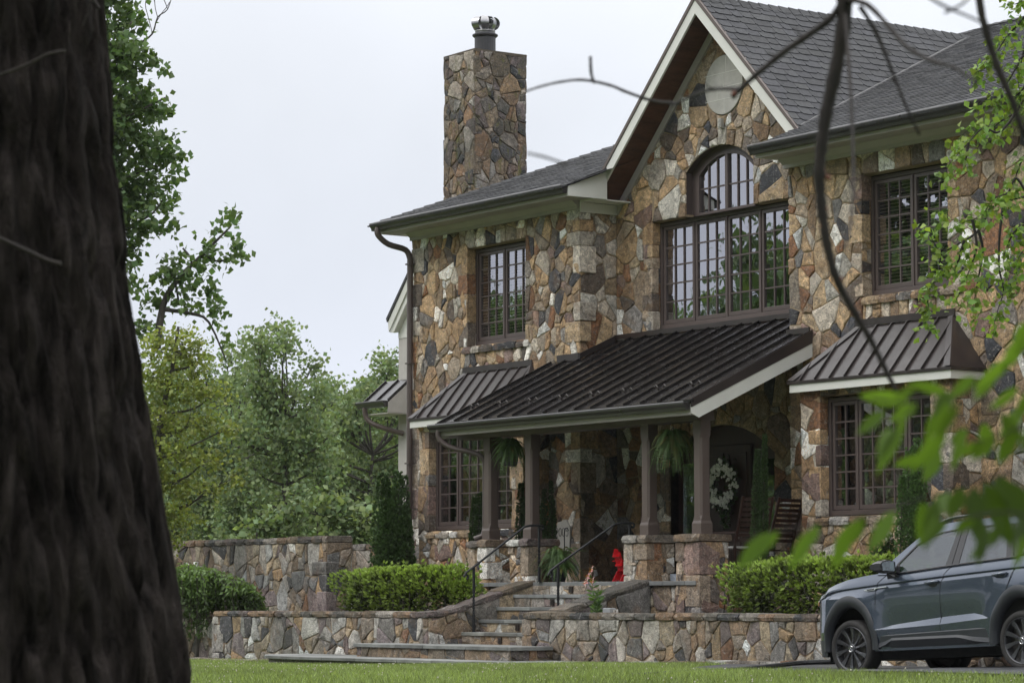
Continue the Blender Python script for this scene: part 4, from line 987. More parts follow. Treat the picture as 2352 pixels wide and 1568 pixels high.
def leaves_arr(P, size, rs, droop=.3, asp=.5, fold=.25, D=None, spread=1.0):
    n = len(P); d = unit(rs.normal(size=(n, 3))*np.array([1, 1, .6])*spread+(0 if D is None else D)+np.array([0, 0, -droop]))
    s = unit(np.cross(d, rs.normal(size=(n, 3)))); nn = np.cross(d, s); size = np.broadcast_to(size, (n,))[:, None]*rs.uniform(.65, 1.25, (n, 1))
    mid = P+d*size*.45; dn = nn*size*fold*.5
    V = np.stack([P, mid+s*size*asp-dn, P+d*size, mid-s*size*asp-dn], 1).reshape(-1, 3); b = np.arange(n)[:, None]*4
    F = np.concatenate([b+np.array([[0, 1, 2]]), b+np.array([[0, 2, 3]])], 1).reshape(-1, 3); return V, F
def leaf_tints(n, rs, lo=.6, hi=1.35, hue=.12):
    g = rs.uniform(lo, hi, (n, 1)); t = g*(1+rs.uniform(-hue, hue, (n, 1))*np.array([[1, .15, -.6]])); return np.repeat(t, 2, 0)
def clump_pts(blobs, dens, csz, per, rs, fill=.55):
    """blobs = (centre, radius 3-vector or float); leaves gather in clumps near each blob's surface"""
    P = []; Tn = []
    for c, r in blobs:
        r = np.array(r if hasattr(r, '__len__') else (r, r, r), float); vol = 4.19*np.prod(r); nc = max(3, int(dens*vol**(.8)))
        q = unit(rs.normal(size=(nc, 3)))*(rs.uniform(fill**3, 1, (nc, 1))**(1/3)); C = np.array(c)+q*r
        k = per; off = rs.normal(size=(nc, k, 3))*csz*.55; P.append((C[:, None, :]+off).reshape(-1, 3))
        Tn.append(np.repeat(rs.uniform(.72, 1.3, (nc, 1)), k, 0))
    return np.concatenate(P), np.concatenate(Tn)
def tree(name, label, cat, base, trunk_pts, trunk_r, blobs, leaf, m, seed, dens=22, csz=.32, per=16, group=None, droop=.3, asp=.5, limbs=True, twigs=2, bark='bark', extra=None, lr=.30):
    rs = np.random.RandomState(seed); rd = random.Random(seed); base = Vector(base)
    t = thing(name, label, cat, base, group=group); P, Tn = clump_pts(blobs, dens, csz, per, rs)
    V, F = leaves_arr(P, leaf, rs, droop, asp); T = leaf_tints(len(P), rs, .7, 1.25)*np.repeat(Tn, 2, 0)
    quick_mesh('crown', V, F, T, m, t)
    w_ = MB(); tp = [Vector(p) for p in trunk_pts]; sp = smooth_path(tp, 4); n = len(sp)
    tube(w_, sp, [trunk_r*(1-.72*i/(n-1)) for i in range(n)], 9)
    if limbs:
        for c, r in blobs:
            c = Vector(c); i0 = min(range(n), key=lambda i: (sp[i]-c).length+abs(sp[i].z-(c.z-(c.xy-sp[i].xy).length*.6))*.8); a = sp[i0]; mid = (a+c)/2+Vector((rd.uniform(-.2, .2), rd.uniform(-.2, .2), -.06*(c-a).length))
            rr = trunk_r*lr; tube(w_, smooth_path([a, mid, c], 4), [rr*(1-.09*k) for k in range(9)], 6)
            R_ = r if not hasattr(r, '__len__') else max(r)
            for _ in range(twigs):
                e = c+Vector((rd.gauss(0, 1), rd.gauss(0, 1), rd.gauss(.2, .8))).normalized()*R_*.95; tube(w_, smooth_path([c+(a-c)*.15, (c+e)/2+Vector((0, 0, .05*R_)), e], 3), [rr*.4, rr*.3, rr*.25, rr*.2, rr*.15, rr*.1, rr*.06], 4)
    if extra: extra(w_)
    obj('trunk', w_, M[bark], t, smooth=True); return t
rs0 = np.random.RandomState(7)
def B(px, py, d, rpx, dz=1.0, dj=0):
    c = at(px, py, d+dj); return (tuple(c), (rpx*d/6533.0*1.0, rpx*d/6533.0*1.0, rpx*d/6533.0*dz))
# tall tulip tree behind the big trunk
D1 = 58
tb = [B(240, 30, D1, 60), B(300, 45, D1, 38, 1, .5), B(250, 120, D1, 70), B(315, 130, D1, 36, 1, -.5), B(365, 148, D1, 22, .8), B(262, 210, D1, 62), B(350, 235, D1, 36, 1, .3), B(300, 270, D1, 55, 1, 1), B(385, 255, D1, 16),
      B(290, 350, D1, 60, 1, .6), B(360, 340, D1, 42), B(410, 350, D1, 22, .9), B(345, 410, D1, 42), B(395, 400, D1, 22), B(290, 450, D1, 46), B(370, 465, D1, 30, .9), B(325, 510, D1, 38), B(385, 515, D1, 16, .7), B(290, 570, D1, 34, 1.2), B(240, 480, D1, 70, 1.3), B(220, 300, D1, 80, 1.3), B(300, 650, D1, 30),
      B(520, 500, D1, 22, .8), B(550, 560, D1, 15, 1.2), B(490, 540, D1, 18), B(535, 590, D1, 16, .6), B(470, 590, D1, 28), B(415, 590, D1, 22, .9), B(380, 625, D1, 34, .8), B(440, 640, D1, 34, .8), B(500, 660, D1, 24, 1.2), B(350, 700, D1, 26, .8), B(420, 700, D1, 30, .6), B(485, 715, D1, 26, .8), B(515, 775, D1, 18, 1.2), B(330, 760, D1, 34, .8)]
P = lambda px, py, d=D1: at(px, py, d)
def bare(w_):
    tube(w_, smooth_path([P(285, 125), P(320, 100), P(350, 78), P(362, 40), P(385, 22), P(398, -20)], 3), [.03, .028, .026, .024, .022, .02, .018, .016, .015, .014, .013, .012, .01, .009, .008, .007], 5)
    rd = random.Random(3)
    for a, b in (((350, 78), (372, 30)), ((350, 78), (335, 20)), ((362, 40), (355, 0)), ((385, 22), (372, -8)), ((372, 30), (390, 5)), ((335, 20), (345, -15)), ((355, 5), (366, -20))):
        tube(w_, smooth_path([P(*a), P((a[0]+b[0])/2+rd.uniform(-6, 6), (a[1]+b[1])/2), P(*b)], 3), .008, 4)
    tube(w_, smooth_path([P(360, 800), P(375, 700), P(410, 640), P(470, 580), P(530, 520)], 3), [.09-.006*i for i in range(13)], 6)
    for q in ([(215, 330), (270, 280), (330, 250), (380, 225)], [(215, 480), (270, 420), (340, 390), (400, 370)], [(225, 150), (262, 90), (305, 50)], [(230, 560), (300, 520), (350, 490), (380, 450)], [(420, 640), (440, 600), (420, 570)], [(470, 585), (500, 600), (540, 590)], [(410, 690), (400, 640), (385, 620)]): tube(w_, smooth_path([P(*k) for k in q], 4), .022, 5)
    tube(w_, smooth_path([P(375, 710), P(440, 720), P(480, 740), P(520, 830)], 3), [.05-.004*i for i in range(10)], 5)
b0 = at(215, 1440, D1); b0.z = -.3
tree('tulip_tree', 'tall green tree with open leafy branches rising behind the big dark trunk', 'tree', b0, [b0, at(205, 1000, D1), at(200, 500, D1), at(225, 60, D1), at(240, -350, D1)], .34, tb+[B(230, -120, D1, 90)], .135, M['leaf'], 21, dens=62, csz=.20, per=13, asp=.58, twigs=0, extra=bare, limbs=False)
# young yellow-green tree
D2 = 50
yb = [B(370, 800, D2, 40), B(420, 790, D2, 42, .8), B(450, 830, D2, 36, .8), B(350, 870, D2, 44), B(420, 890, D2, 52, .7), B(490, 905, D2, 38, .5), B(360, 960, D2, 50, .7), B(440, 975, D2, 54, .5), B(520, 985, D2, 34, .35), B(390, 1040, D2, 55, .6), B(470, 1055, D2, 50, .4), B(530, 1100, D2, 30, .3), B(400, 1110, D2, 50, .6), B(475, 1125, D2, 36, .4), B(420, 1180, D2, 44, .6), B(390, 1240, D2, 34, .7), B(330, 1080, D2, 50), B(330, 1200, D2, 50)]
b0 = at(345, 1470, D2); b0.z = -.1
tree('young_maple', 'young yellow-green tree with fine leaves left of the garden wall', 'tree', b0, [b0, at(350, 1250, D2), at(365, 1000, D2), at(395, 850, D2), at(410, 750, D2)], .09, yb, .085, M['leaf_yellow'], 23, dens=150, csz=.16, per=14, asp=.42, twigs=3)
# woods beyond: individual crowns fading with distance
def far_tree(label, cx, top, bot, halfw, d, seed, lean=0, name='woodland_tree', mt='leaf_far', leaf=.13, n=56, dens=26, group='woodland trees beyond the garden wall'):
    rd = random.Random(seed); blobs = []
    for i in range(n):
        f = rd.random(); y = top+(bot-top)*f**.8; hw = halfw*(.55+.6*math.sin(min(1, .12+f*1.1)*math.pi*.62)); x = cx+lean*(1-f)+rd.uniform(-1, 1)*hw; r = rd.uniform(.16, .30)*halfw*(.55+.6*f)
        blobs.append(B(x, y, d, r, rd.uniform(.6, .9), rd.uniform(-1, 1)*halfw*d/6533*.6))
    blobs.append(B(cx+lean, top+halfw*.12, d, halfw*.14, 1.3))
    b = at(cx, 1400, d); b.z = -1.5
    return tree(name, label, 'tree', b, [b, at(cx+lean*.2, bot-40, d), at(cx+lean*.6, bot-(bot-top)*.35, d), at(cx+lean+6, bot-(bot-top)*.6, d)], .15, blobs, leaf, M[mt], seed, dens=dens, csz=.42, per=60, group=group, twigs=1)
far_tree('wooded tree with the highest spiky crown, left of centre beyond the garden wall', 655, 765, 1260, 115, 80, 31)
far_tree('rounded woodland tree nearest the house corner, beyond the lower garden wall', 850, 900, 1260, 115, 84, 32)
far_tree('pale tall woodland tree rising directly beside the stucco wing', 925, 815, 1240, 70, 92, 33)
far_tree('woodland tree partly behind the young yellow-green tree', 530, 800, 1260, 100, 88, 34)
far_tree('woodland tree in the dip between the two highest crowns', 745, 870, 1260, 90, 95, 35)
far_tree('woodland tree farthest left, seen through the young tree', 400, 840, 1260, 110, 92, 36)
bk = MB()
rs = np.random.RandomState(77); n = 60000; Q = np.stack([rs.uniform(330, 1000, n), 1390-rs.uniform(0, 1, n)**.8*(470+60*np.sin(np.linspace(0, 1, n)*0)), rs.uniform(98, 108, n)], 1)
Pq = np.array([tuple(at(a, b+35*math.sin(a*.021)+22*math.sin(a*.057), d)) for a, b, d in Q]); V, F = leaves_arr(Pq, .24, rs, .2, .55); T = leaf_tints(n, rs, .45, 1.1)
tag(quick_mesh('distant_woods', V, F, T, M['leaf_far']), 'mass of distant woods filling the gaps behind the woodland trees', 'woods', kind='stuff')
for (cx, top, hw, sd_, lb) in ((590, 1185, 75, 41, 'bright green bush just above the garden wall coping, left of its pier'), (730, 1150, 60, 42, 'pale leafy bush behind the right half of the tall garden wall'), (835, 1165, 60, 43, 'light green bush above the lower wall beside the upright yew')):
    rd = random.Random(sd_); bl = [B(cx+rd.uniform(-1, 1)*hw, top+rd.uniform(5, 90), 62, rd.uniform(18, 32), .7) for _ in range(11)]; b = at(cx, 1400, 62); b.z = -.5
    tree('woodland_bush', lb, 'bush', b, [b, at(cx, top+30, 62)], .05, bl, .15, M['leaf_far'], sd_, dens=46, csz=.24, per=18, group='bushes behind the garden walls', twigs=1)
# trees across the lawn in front of the house: they are what the panes mirror
rt_first = None
def mirror_tree(x, y, h, r, seed, name='lawn_tree'):
    rd = random.Random(seed); bl = []
    for i in range(26):
        f = rd.random(); a = rd.uniform(0, 6.28); rr = r*(.3+.8*math.sin((.15+.8*f)*math.pi))*rd.uniform(.4, 1); bl.append(((x+rr*math.cos(a), y+rr*math.sin(a), h*(.22+.76*f)), (r*.30, r*.30, r*.24)))
    return tree(name, 'leafy tree across the front lawn, seen only mirrored in the window panes', 'tree', (x, y, -1), [(x, y, -1), (x+.3, y, h*.4), (x, y+.3, h*.9)], .3, bl, .30, M['leaf'], seed, dens=5, csz=.6, per=20, group='trees mirrored in the windows', twigs=1)
mt0 = mirror_tree(0, 0, 10, 3.8, 61)
spots = [(-21.2, -26, 1.08), (-20, -30, 1.5), (-46.8, -40, 1.2), (-57, -40, 1.3), (-31, -38, .9), (-14, -20, .62), (-8, -27, .9), (-38, -26, .75), (-52, -30, .8), (-22, -48, 1.5), (-40, -52, 1.1), (-4, -40, 1.3), (-60, -48, 1.1), (-30, -22, .55)]
for i, (x, y, s_) in enumerate(spots):
    c = mt0 if i == 0 else copy_tree(mt0); c.location = (x, y, -1); c.scale = (s_, s_, s_); c.rotation_euler = (0, 0, i*1.7)
for i, (x, y, s_) in enumerate([(6, -58, 2.2), (20, -64, 2.5), (36, -62, 2.3), (52, -52, 2.4), (64, -36, 2.2), (70, -14, 2.3), (-10, -74, 2.4), (66, -62, 2.6), (46, -38, 1.7), (30, -48, 1.6), (70, 8, 2.4)]):  # unseen tall trees, added to block low sky and darken the porch
    c = copy_tree(mt0); c.name = 'lawn_tree'; c.location = (x, y, -1); c.scale = (s_, s_, s_); c.rotation_euler = (0, 0, i*2.3)
    c['label'] = 'tall unseen tree added around the front lawn to darken the porch'; c['group'] = 'unseen trees added to darken the porch'
# ---- conifer sprigs
def sprigs(P, D, size, rs, k=9, asp=.16, spread=.75):
    n = len(P); Pn = np.repeat(P, k, 0); Dn = np.repeat(D, k, 0); V, F = leaves_arr(Pn, size, rs, 0, asp, .1, D=Dn/spread*1.3, spread=.55); return V, F
def hedge(name, label, x0, x1, y0, y1, z0, z1, seed, n=5200, group='clipped yew hedges on the terrace'):
    rs = np.random.RandomState(seed); t = thing(name, label, 'hedge', ((x0+x1)/2, (y0+y1)/2, z0), group=group)
    hx, hy, hz = (x1-x0)/2, (y1-y0)/2, (z1-z0)/2; c = np.array([(x0+x1)/2, (y0+y1)/2, (z0+z1)/2])
    q = rs.normal(size=(n, 3)); q = q/np.max(np.abs(q), axis=1, keepdims=True)                 # cube surface
    q = q/np.maximum(1, (np.abs(q)**5).sum(1, keepdims=True)**(1/5)); S = q*np.array([hx, hy, hz])
    wob = 1+.09*np.sin(S[:, :1]*5.3+1+seed)*np.sin(S[:, 2:]*7)+.06*np.sin(S[:, :1]*13+S[:, 2:]*5)+.05*np.sin(S[:, 1:2]*11); S = S*wob; depth = rs.uniform(.0, 1, (n, 1))**2.2; stray = (rs.uniform(size=(n, 1)) < .05)*rs.uniform(0, .10, (n, 1)); S = S*(1-depth*.35)+q*stray*.8+np.array([0, 0, 1])*stray*.6
    D = unit(q*np.array([1, 1, 1.3])+rs.normal(size=(n, 3))*.5+np.array([0, 0, .5])); V, F = sprigs(c+S, D*1.1, .062, rs, 10, .13)
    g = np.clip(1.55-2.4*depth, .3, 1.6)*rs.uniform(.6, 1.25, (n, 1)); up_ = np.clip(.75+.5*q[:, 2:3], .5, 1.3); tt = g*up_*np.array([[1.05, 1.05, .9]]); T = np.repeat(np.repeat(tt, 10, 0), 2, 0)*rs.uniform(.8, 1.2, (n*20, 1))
    quick_mesh('foliage', V, F, T, M['yew'], t)
    s_ = MB(); rd = random.Random(seed)
    for i in range(14):
        x = x0+.15+(x1-x0-.3)*rd.random(); y = (y0+y1)/2+rd.uniform(-.12, .12); tube(s_, [(x, y, z0-.05), (x+rd.uniform(-.2, .2), y+rd.uniform(-.15, .15), z1-.12)], [.02, .008], 5)
    obj('stem', s_, M['bark'], t); return t
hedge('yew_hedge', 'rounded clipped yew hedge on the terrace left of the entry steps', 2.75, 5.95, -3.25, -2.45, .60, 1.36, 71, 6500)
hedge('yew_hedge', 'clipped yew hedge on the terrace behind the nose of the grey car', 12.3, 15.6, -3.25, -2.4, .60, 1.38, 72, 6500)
def column_bush(name, label, cat, x, y, z0, z1, r, seed, n, m='box', group=None, leaf=.028, lean=(0, 0), waist=.0, k=8, tone=1.0, stems=7):
    """upright shrub: several tight vertical plumes"""
    rs = np.random.RandomState(seed); rd = random.Random(seed); t = thing(name, label, cat, (x, y, z0), group=group); Ps = []; Ds = []; G = []; w_ = MB()
    for s_ in range(stems):
        a = 6.28*s_/stems+rd.uniform(-.4, .4); rr = r*rd.uniform(.25, .8) if stems > 1 else 0; h = (z1-z0)*rd.uniform(.72, 1) if s_ else z1-z0; pr = r*rd.uniform(.30, .5)
        nn = n//stems; f = rs.uniform(0, 1, nn)**.85; ang = rs.uniform(0, 6.28, nn); rad = pr*np.sqrt(rs.uniform(.3, 1, nn))*(1-.65*f**3)*(.55+.45*np.minimum(1, f*4))
        X = x+math.cos(a)*rr*(1-.25*f)+np.cos(ang)*rad+lean[0]*f; Y = y+math.sin(a)*rr*(1-.25*f)+np.sin(ang)*rad+lean[1]*f; Z = z0+h*f
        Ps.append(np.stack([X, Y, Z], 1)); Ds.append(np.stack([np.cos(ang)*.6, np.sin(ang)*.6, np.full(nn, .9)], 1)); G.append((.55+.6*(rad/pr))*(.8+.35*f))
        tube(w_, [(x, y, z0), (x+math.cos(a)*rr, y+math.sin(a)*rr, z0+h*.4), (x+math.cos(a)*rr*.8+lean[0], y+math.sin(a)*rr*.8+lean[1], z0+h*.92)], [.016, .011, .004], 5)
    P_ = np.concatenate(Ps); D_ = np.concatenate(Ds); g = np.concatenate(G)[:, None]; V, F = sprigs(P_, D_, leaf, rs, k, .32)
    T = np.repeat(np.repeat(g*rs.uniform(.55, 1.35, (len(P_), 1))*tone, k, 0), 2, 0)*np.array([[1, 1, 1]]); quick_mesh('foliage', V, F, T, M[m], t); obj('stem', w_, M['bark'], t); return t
UG = 'upright evergreen shrubs against the house'
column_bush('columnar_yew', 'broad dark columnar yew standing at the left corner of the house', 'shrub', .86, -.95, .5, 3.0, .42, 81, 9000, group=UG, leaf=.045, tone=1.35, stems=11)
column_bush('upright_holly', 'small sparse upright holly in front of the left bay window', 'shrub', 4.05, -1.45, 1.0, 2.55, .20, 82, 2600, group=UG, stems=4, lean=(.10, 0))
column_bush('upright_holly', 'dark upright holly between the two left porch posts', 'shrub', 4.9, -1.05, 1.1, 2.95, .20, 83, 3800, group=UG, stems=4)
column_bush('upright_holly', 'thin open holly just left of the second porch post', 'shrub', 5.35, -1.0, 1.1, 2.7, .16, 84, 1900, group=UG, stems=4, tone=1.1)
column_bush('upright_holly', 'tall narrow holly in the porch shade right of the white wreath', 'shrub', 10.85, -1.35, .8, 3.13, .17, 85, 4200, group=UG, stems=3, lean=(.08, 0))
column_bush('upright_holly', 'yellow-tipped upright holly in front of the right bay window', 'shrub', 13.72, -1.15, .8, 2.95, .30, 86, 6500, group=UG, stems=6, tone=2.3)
column_bush('upright_holly', 'low dark holly sprig beside the right bay below its sill', 'shrub', 13.0, -1.0, 1.2, 1.75, .26, 87, 900, group=UG, stems=4)
# ---- weeping shrub left
def weeping():
    rs = np.random.RandomState(91); rd = random.Random(91); Dd = 47.5; c = at(455, 1400, Dd); b = Vector((c.x, c.y, -.1)); t = thing('weeping_cherry', 'low mounded weeping shrub with drooping leaves beside the left terrace wall', 'shrub', b)
    w_ = MB(); tube(w_, [b, b+Vector((.05, 0, .5)), at(440, 1340, Dd)], [.06, .05, .04], 7); Ps = []; Ds = []; G = []
    for i in range(150):
        px = rd.uniform(380, 590); topy = 1300+max(0, (px-440))**1.35*.055+max(0, 400-px)*.3+rd.uniform(0, 30); dd = Dd+rd.uniform(-.7, .7); a = at(440, 1340, Dd); top = at(px, topy, dd); ln = rd.uniform(50, 150)*(1-.35*(px > 540)); e = at(px+(px-440)*.12+rd.uniform(-4, 12), topy+ln, dd+.05)
        path = smooth_path([a, (a+top)/2+Vector((0, 0, .08)), top, (top+e)/2+Vector((0, 0, .02)), e], 5); tube(w_, path, .006, 4)
        for q in path[8:]:
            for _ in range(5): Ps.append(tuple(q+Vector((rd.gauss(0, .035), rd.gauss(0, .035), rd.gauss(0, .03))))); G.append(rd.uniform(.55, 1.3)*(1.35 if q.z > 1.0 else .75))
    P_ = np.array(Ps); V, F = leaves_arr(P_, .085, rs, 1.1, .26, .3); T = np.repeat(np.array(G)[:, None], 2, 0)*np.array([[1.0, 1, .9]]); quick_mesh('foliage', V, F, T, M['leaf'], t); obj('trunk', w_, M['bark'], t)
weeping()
# ---- birch boughs hanging in from the right, its trunk stands outside the picture
def birch():
    rs = np.random.RandomState(95); rd = random.Random(95); Dd = 22.0
    Z = lambda cx, cy: ((3600+cx/1.206)/1.7415, (cy/1.206)/1.7415)
    root = at(2760, 900, Dd); b = Vector((root.x, root.y, -.3)); t = thing('birch_tree', 'birch with drooping bright green leafy twigs reaching in from the right edge', 'tree', b)
    w_ = MB(); tube(w_, smooth_path([b, b+Vector((.1, 0, 2)), b+Vector((.1, .1, 5)), b+Vector((0, .2, 8))], 4), [.17-.009*i for i in range(13)], 9)
    strands = [[(900, -60), (640, -20), (560, 20), (520, 10)], [(900, 0), (640, 60), (560, 130), (500, 200), (470, 250), (410, 330), (360, 350)], [(900, 200), (620, 260), (560, 330), (510, 410), (440, 460), (375, 510)], [(900, 420), (640, 450), (560, 540), (480, 590), (420, 640), (360, 600), (270, 690)],
        [(560, 540), (520, 600), (470, 640), (400, 620), (330, 690), (240, 790), (215, 860)], [(330, 690), (320, 760), (300, 800)], [(900, 880), (600, 950), (500, 970), (430, 1010), (350, 1060), (250, 1060), (190, 1030)], [(430, 1010), (380, 1110), (310, 1160), (200, 1210), (140, 1130), (100, 1110)],
        [(350, 1060), (370, 1180), (350, 1260), (320, 1340), (270, 1450)], [(500, 970), (480, 1150), (480, 1300), (500, 1400), (470, 1500), (450, 1580)], [(900, 1040), (620, 1080), (560, 1110), (520, 1180), (500, 1270), (540, 1390)], [(200, 1210), (190, 1300), (160, 1370), (130, 1420), (140, 1500), (120, 1560)],
        [(620, 950), (560, 860), (520, 930), (450, 960), (400, 1040)], [(640, 700), (590, 770), (560, 850), (540, 950)], [(380, 1110), (400, 1210), (380, 1330), (360, 1440), (350, 1500)], [(310, 1160), (280, 1260), (240, 1280), (200, 1290)], [(640, 130), (600, 240), (570, 380), (590, 480)], [(640, 300), (600, 420), (540, 470), (440, 480)], [(900, 1150), (640, 1190), (580, 1230), (560, 1300)]]
    Ps = []
    for si, st in enumerate(strands):
        dd = Dd+rd.uniform(-.5, .5); pts = [at(*Z(*q), dd if i else (Dd if q[0] >= 900 else dd)) for i, q in enumerate(st)]
        if st[0][0] >= 900: pts = [b+Vector((.1, .1, max(1, pts[0].z)))]+pts
        path = smooth_path(pts, 6); n = len(path); tube(w_, path, [max(.003, .014*(1-i/n)) for i in range(n)], 5)
        i0 = int(n*.30)
        for q in path[i0:]:
            if (q-EYE).dot(_rt)/(q-EYE).dot(_fh) > .30: continue
            for _ in range(5 if rd.random() < .8 else 2): Ps.append(tuple(q+Vector((rd.gauss(0, .045), rd.gauss(0, .045), rd.gauss(-.02, .045)))))
    P_ = np.array(Ps); V, F = leaves_arr(P_, .062, rs, .9, .40, .3); quick_mesh('leaves', V, F, leaf_tints(len(P_), rs, .55, 1.5, .2), M['leaf_birch'], t); obj('trunk', w_, M['twig'], t)
birch()
# ---- bare twigs close to the viewer, hanging from an overhead limb
def near_branches():
    Dd = 4.7; t = thing('overhanging_branch', 'blurred dark bare branch hanging close overhead in front of the roof', 'branch', at(1945, -60, Dd)); w_ = MB(); A = lambda x, y, d=Dd: at(x, y, d)
    def br(pts, r0, r1, d0=Dd, d1=None):
        d0 = d0*.84 if d0 != Dd else d0; d1 = d1*.84 if d1 else d0; n = len(pts); pa = smooth_path([A(x, y, d0+(d1-d0)*i/(n-1)) for i, (x, y) in enumerate(pts)], 5); k = len(pa); w_ = MB(); tube(w_, pa, [(r0+(r1-r0)*i/(k-1))*(1+.07*math.sin(i*1.3)+.08*math.sin(i*3.1)*(r0 > .004))*.70 for i in range(k)], 7); obj('branch', w_, M['twig'], t, smooth=True)
    br([(1990, -900), (1965, -300), (1943, -30), (1938, 60), (1918, 170), (1898, 260), (1888, 330), (1882, 400), (1888, 480), (1900, 560), (1922, 640), (1965, 720), (2000, 780), (2035, 850), (2060, 900)], .022, .0055)
    br([(1940, 0), (1905, 45), (1850, 85), (1800, 120), (1745, 165), (1700, 205), (1682, 225)], .0095, .006)
    br([(1700, 205), (1640, 205), (1590, 220), (1540, 245)], .0055, .003, 5.6, 6.2)
    br([(1560, 238), (1500, 232), (1440, 212), (1400, 196), (1340, 184), (1290, 188), (1245, 198), (1208, 210)], .0055, .003, 7.0, 6.4); br([(1366, 192), (1358, 170), (1356, 130)], .0045, .0045, 6.6, 6.6); br([(1300, 378), (1255, 362), (1212, 352)], .003, .0025, 5.0, 4.6)
    br([(1940, 0), (1990, 10), (2040, 60), (2085, 110), (2140, 140), (2190, 155), (2245, 190)], .007, .004, 5.6, 5.0); br([(1975, 15), (2010, 70), (2040, 140), (2075, 230), (2112, 310)], .006, .003); br([(1940, 20), (1948, 120), (1956, 250), (1960, 380), (1955, 500), (1938, 570)], .005, .003, 5.6, 5.0)
    br([(2225, -200), (2250, 0), (2262, 60), (2290, 150), (2325, 230), (2352, 300), (2420, 380)], .010, .008, 5.6, 5.6); br([(2100, -30), (2160, 10), (2240, 45), (2290, 70)], .0035, .002, 4.4, 4.4); br([(2170, 30), (2210, 10), (2240, -20)], .003, .002, 4.4, 4.4)
    br([(1990, -900), (2100, -600), (2225, -200)], .02, .011); br([(1820, -1500), (1900, -1200), (1990, -900)], .03, .024)
    rt_ = random.Random(8)
    for x, y in ((1905, 45), (1850, 85), (1790, 128), (1925, 150), (1900, 250), (1884, 390), (1890, 480), (1912, 600), (1950, 690), (1985, 755), (2020, 815), (2045, 120), (2060, 190), (2120, 130), (2290, 150), (2330, 240), (1500, 232), (1400, 196), (1640, 205)):
        dx, dy = rt_.choice((-1, 1))*rt_.uniform(10, 34), rt_.uniform(-26, 12); br([(x, y), (x+dx*.5, y+dy*.3), (x+dx, y+dy)], .0030, .0012)
    bd = MB(); rd = random.Random(5)
    for x, y in ((1888, 395), (1880, 385), (1896, 408), (1895, 480), (1908, 560), (1885, 520), (1928, 640), (1690, 215)):
        c = A(x+rd.uniform(-6, 6), y); lathe(bd, c, [(0, -.006), (.005, -.003), (.004, .003), (0, .007)], 6, axis=(rd.uniform(-1, 1), rd.uniform(-1, 1), rd.uniform(-1, 1)))
    obj('bud', bd, plain('rusty_bud', (.16, .04, .02), .6), t)
near_branches()
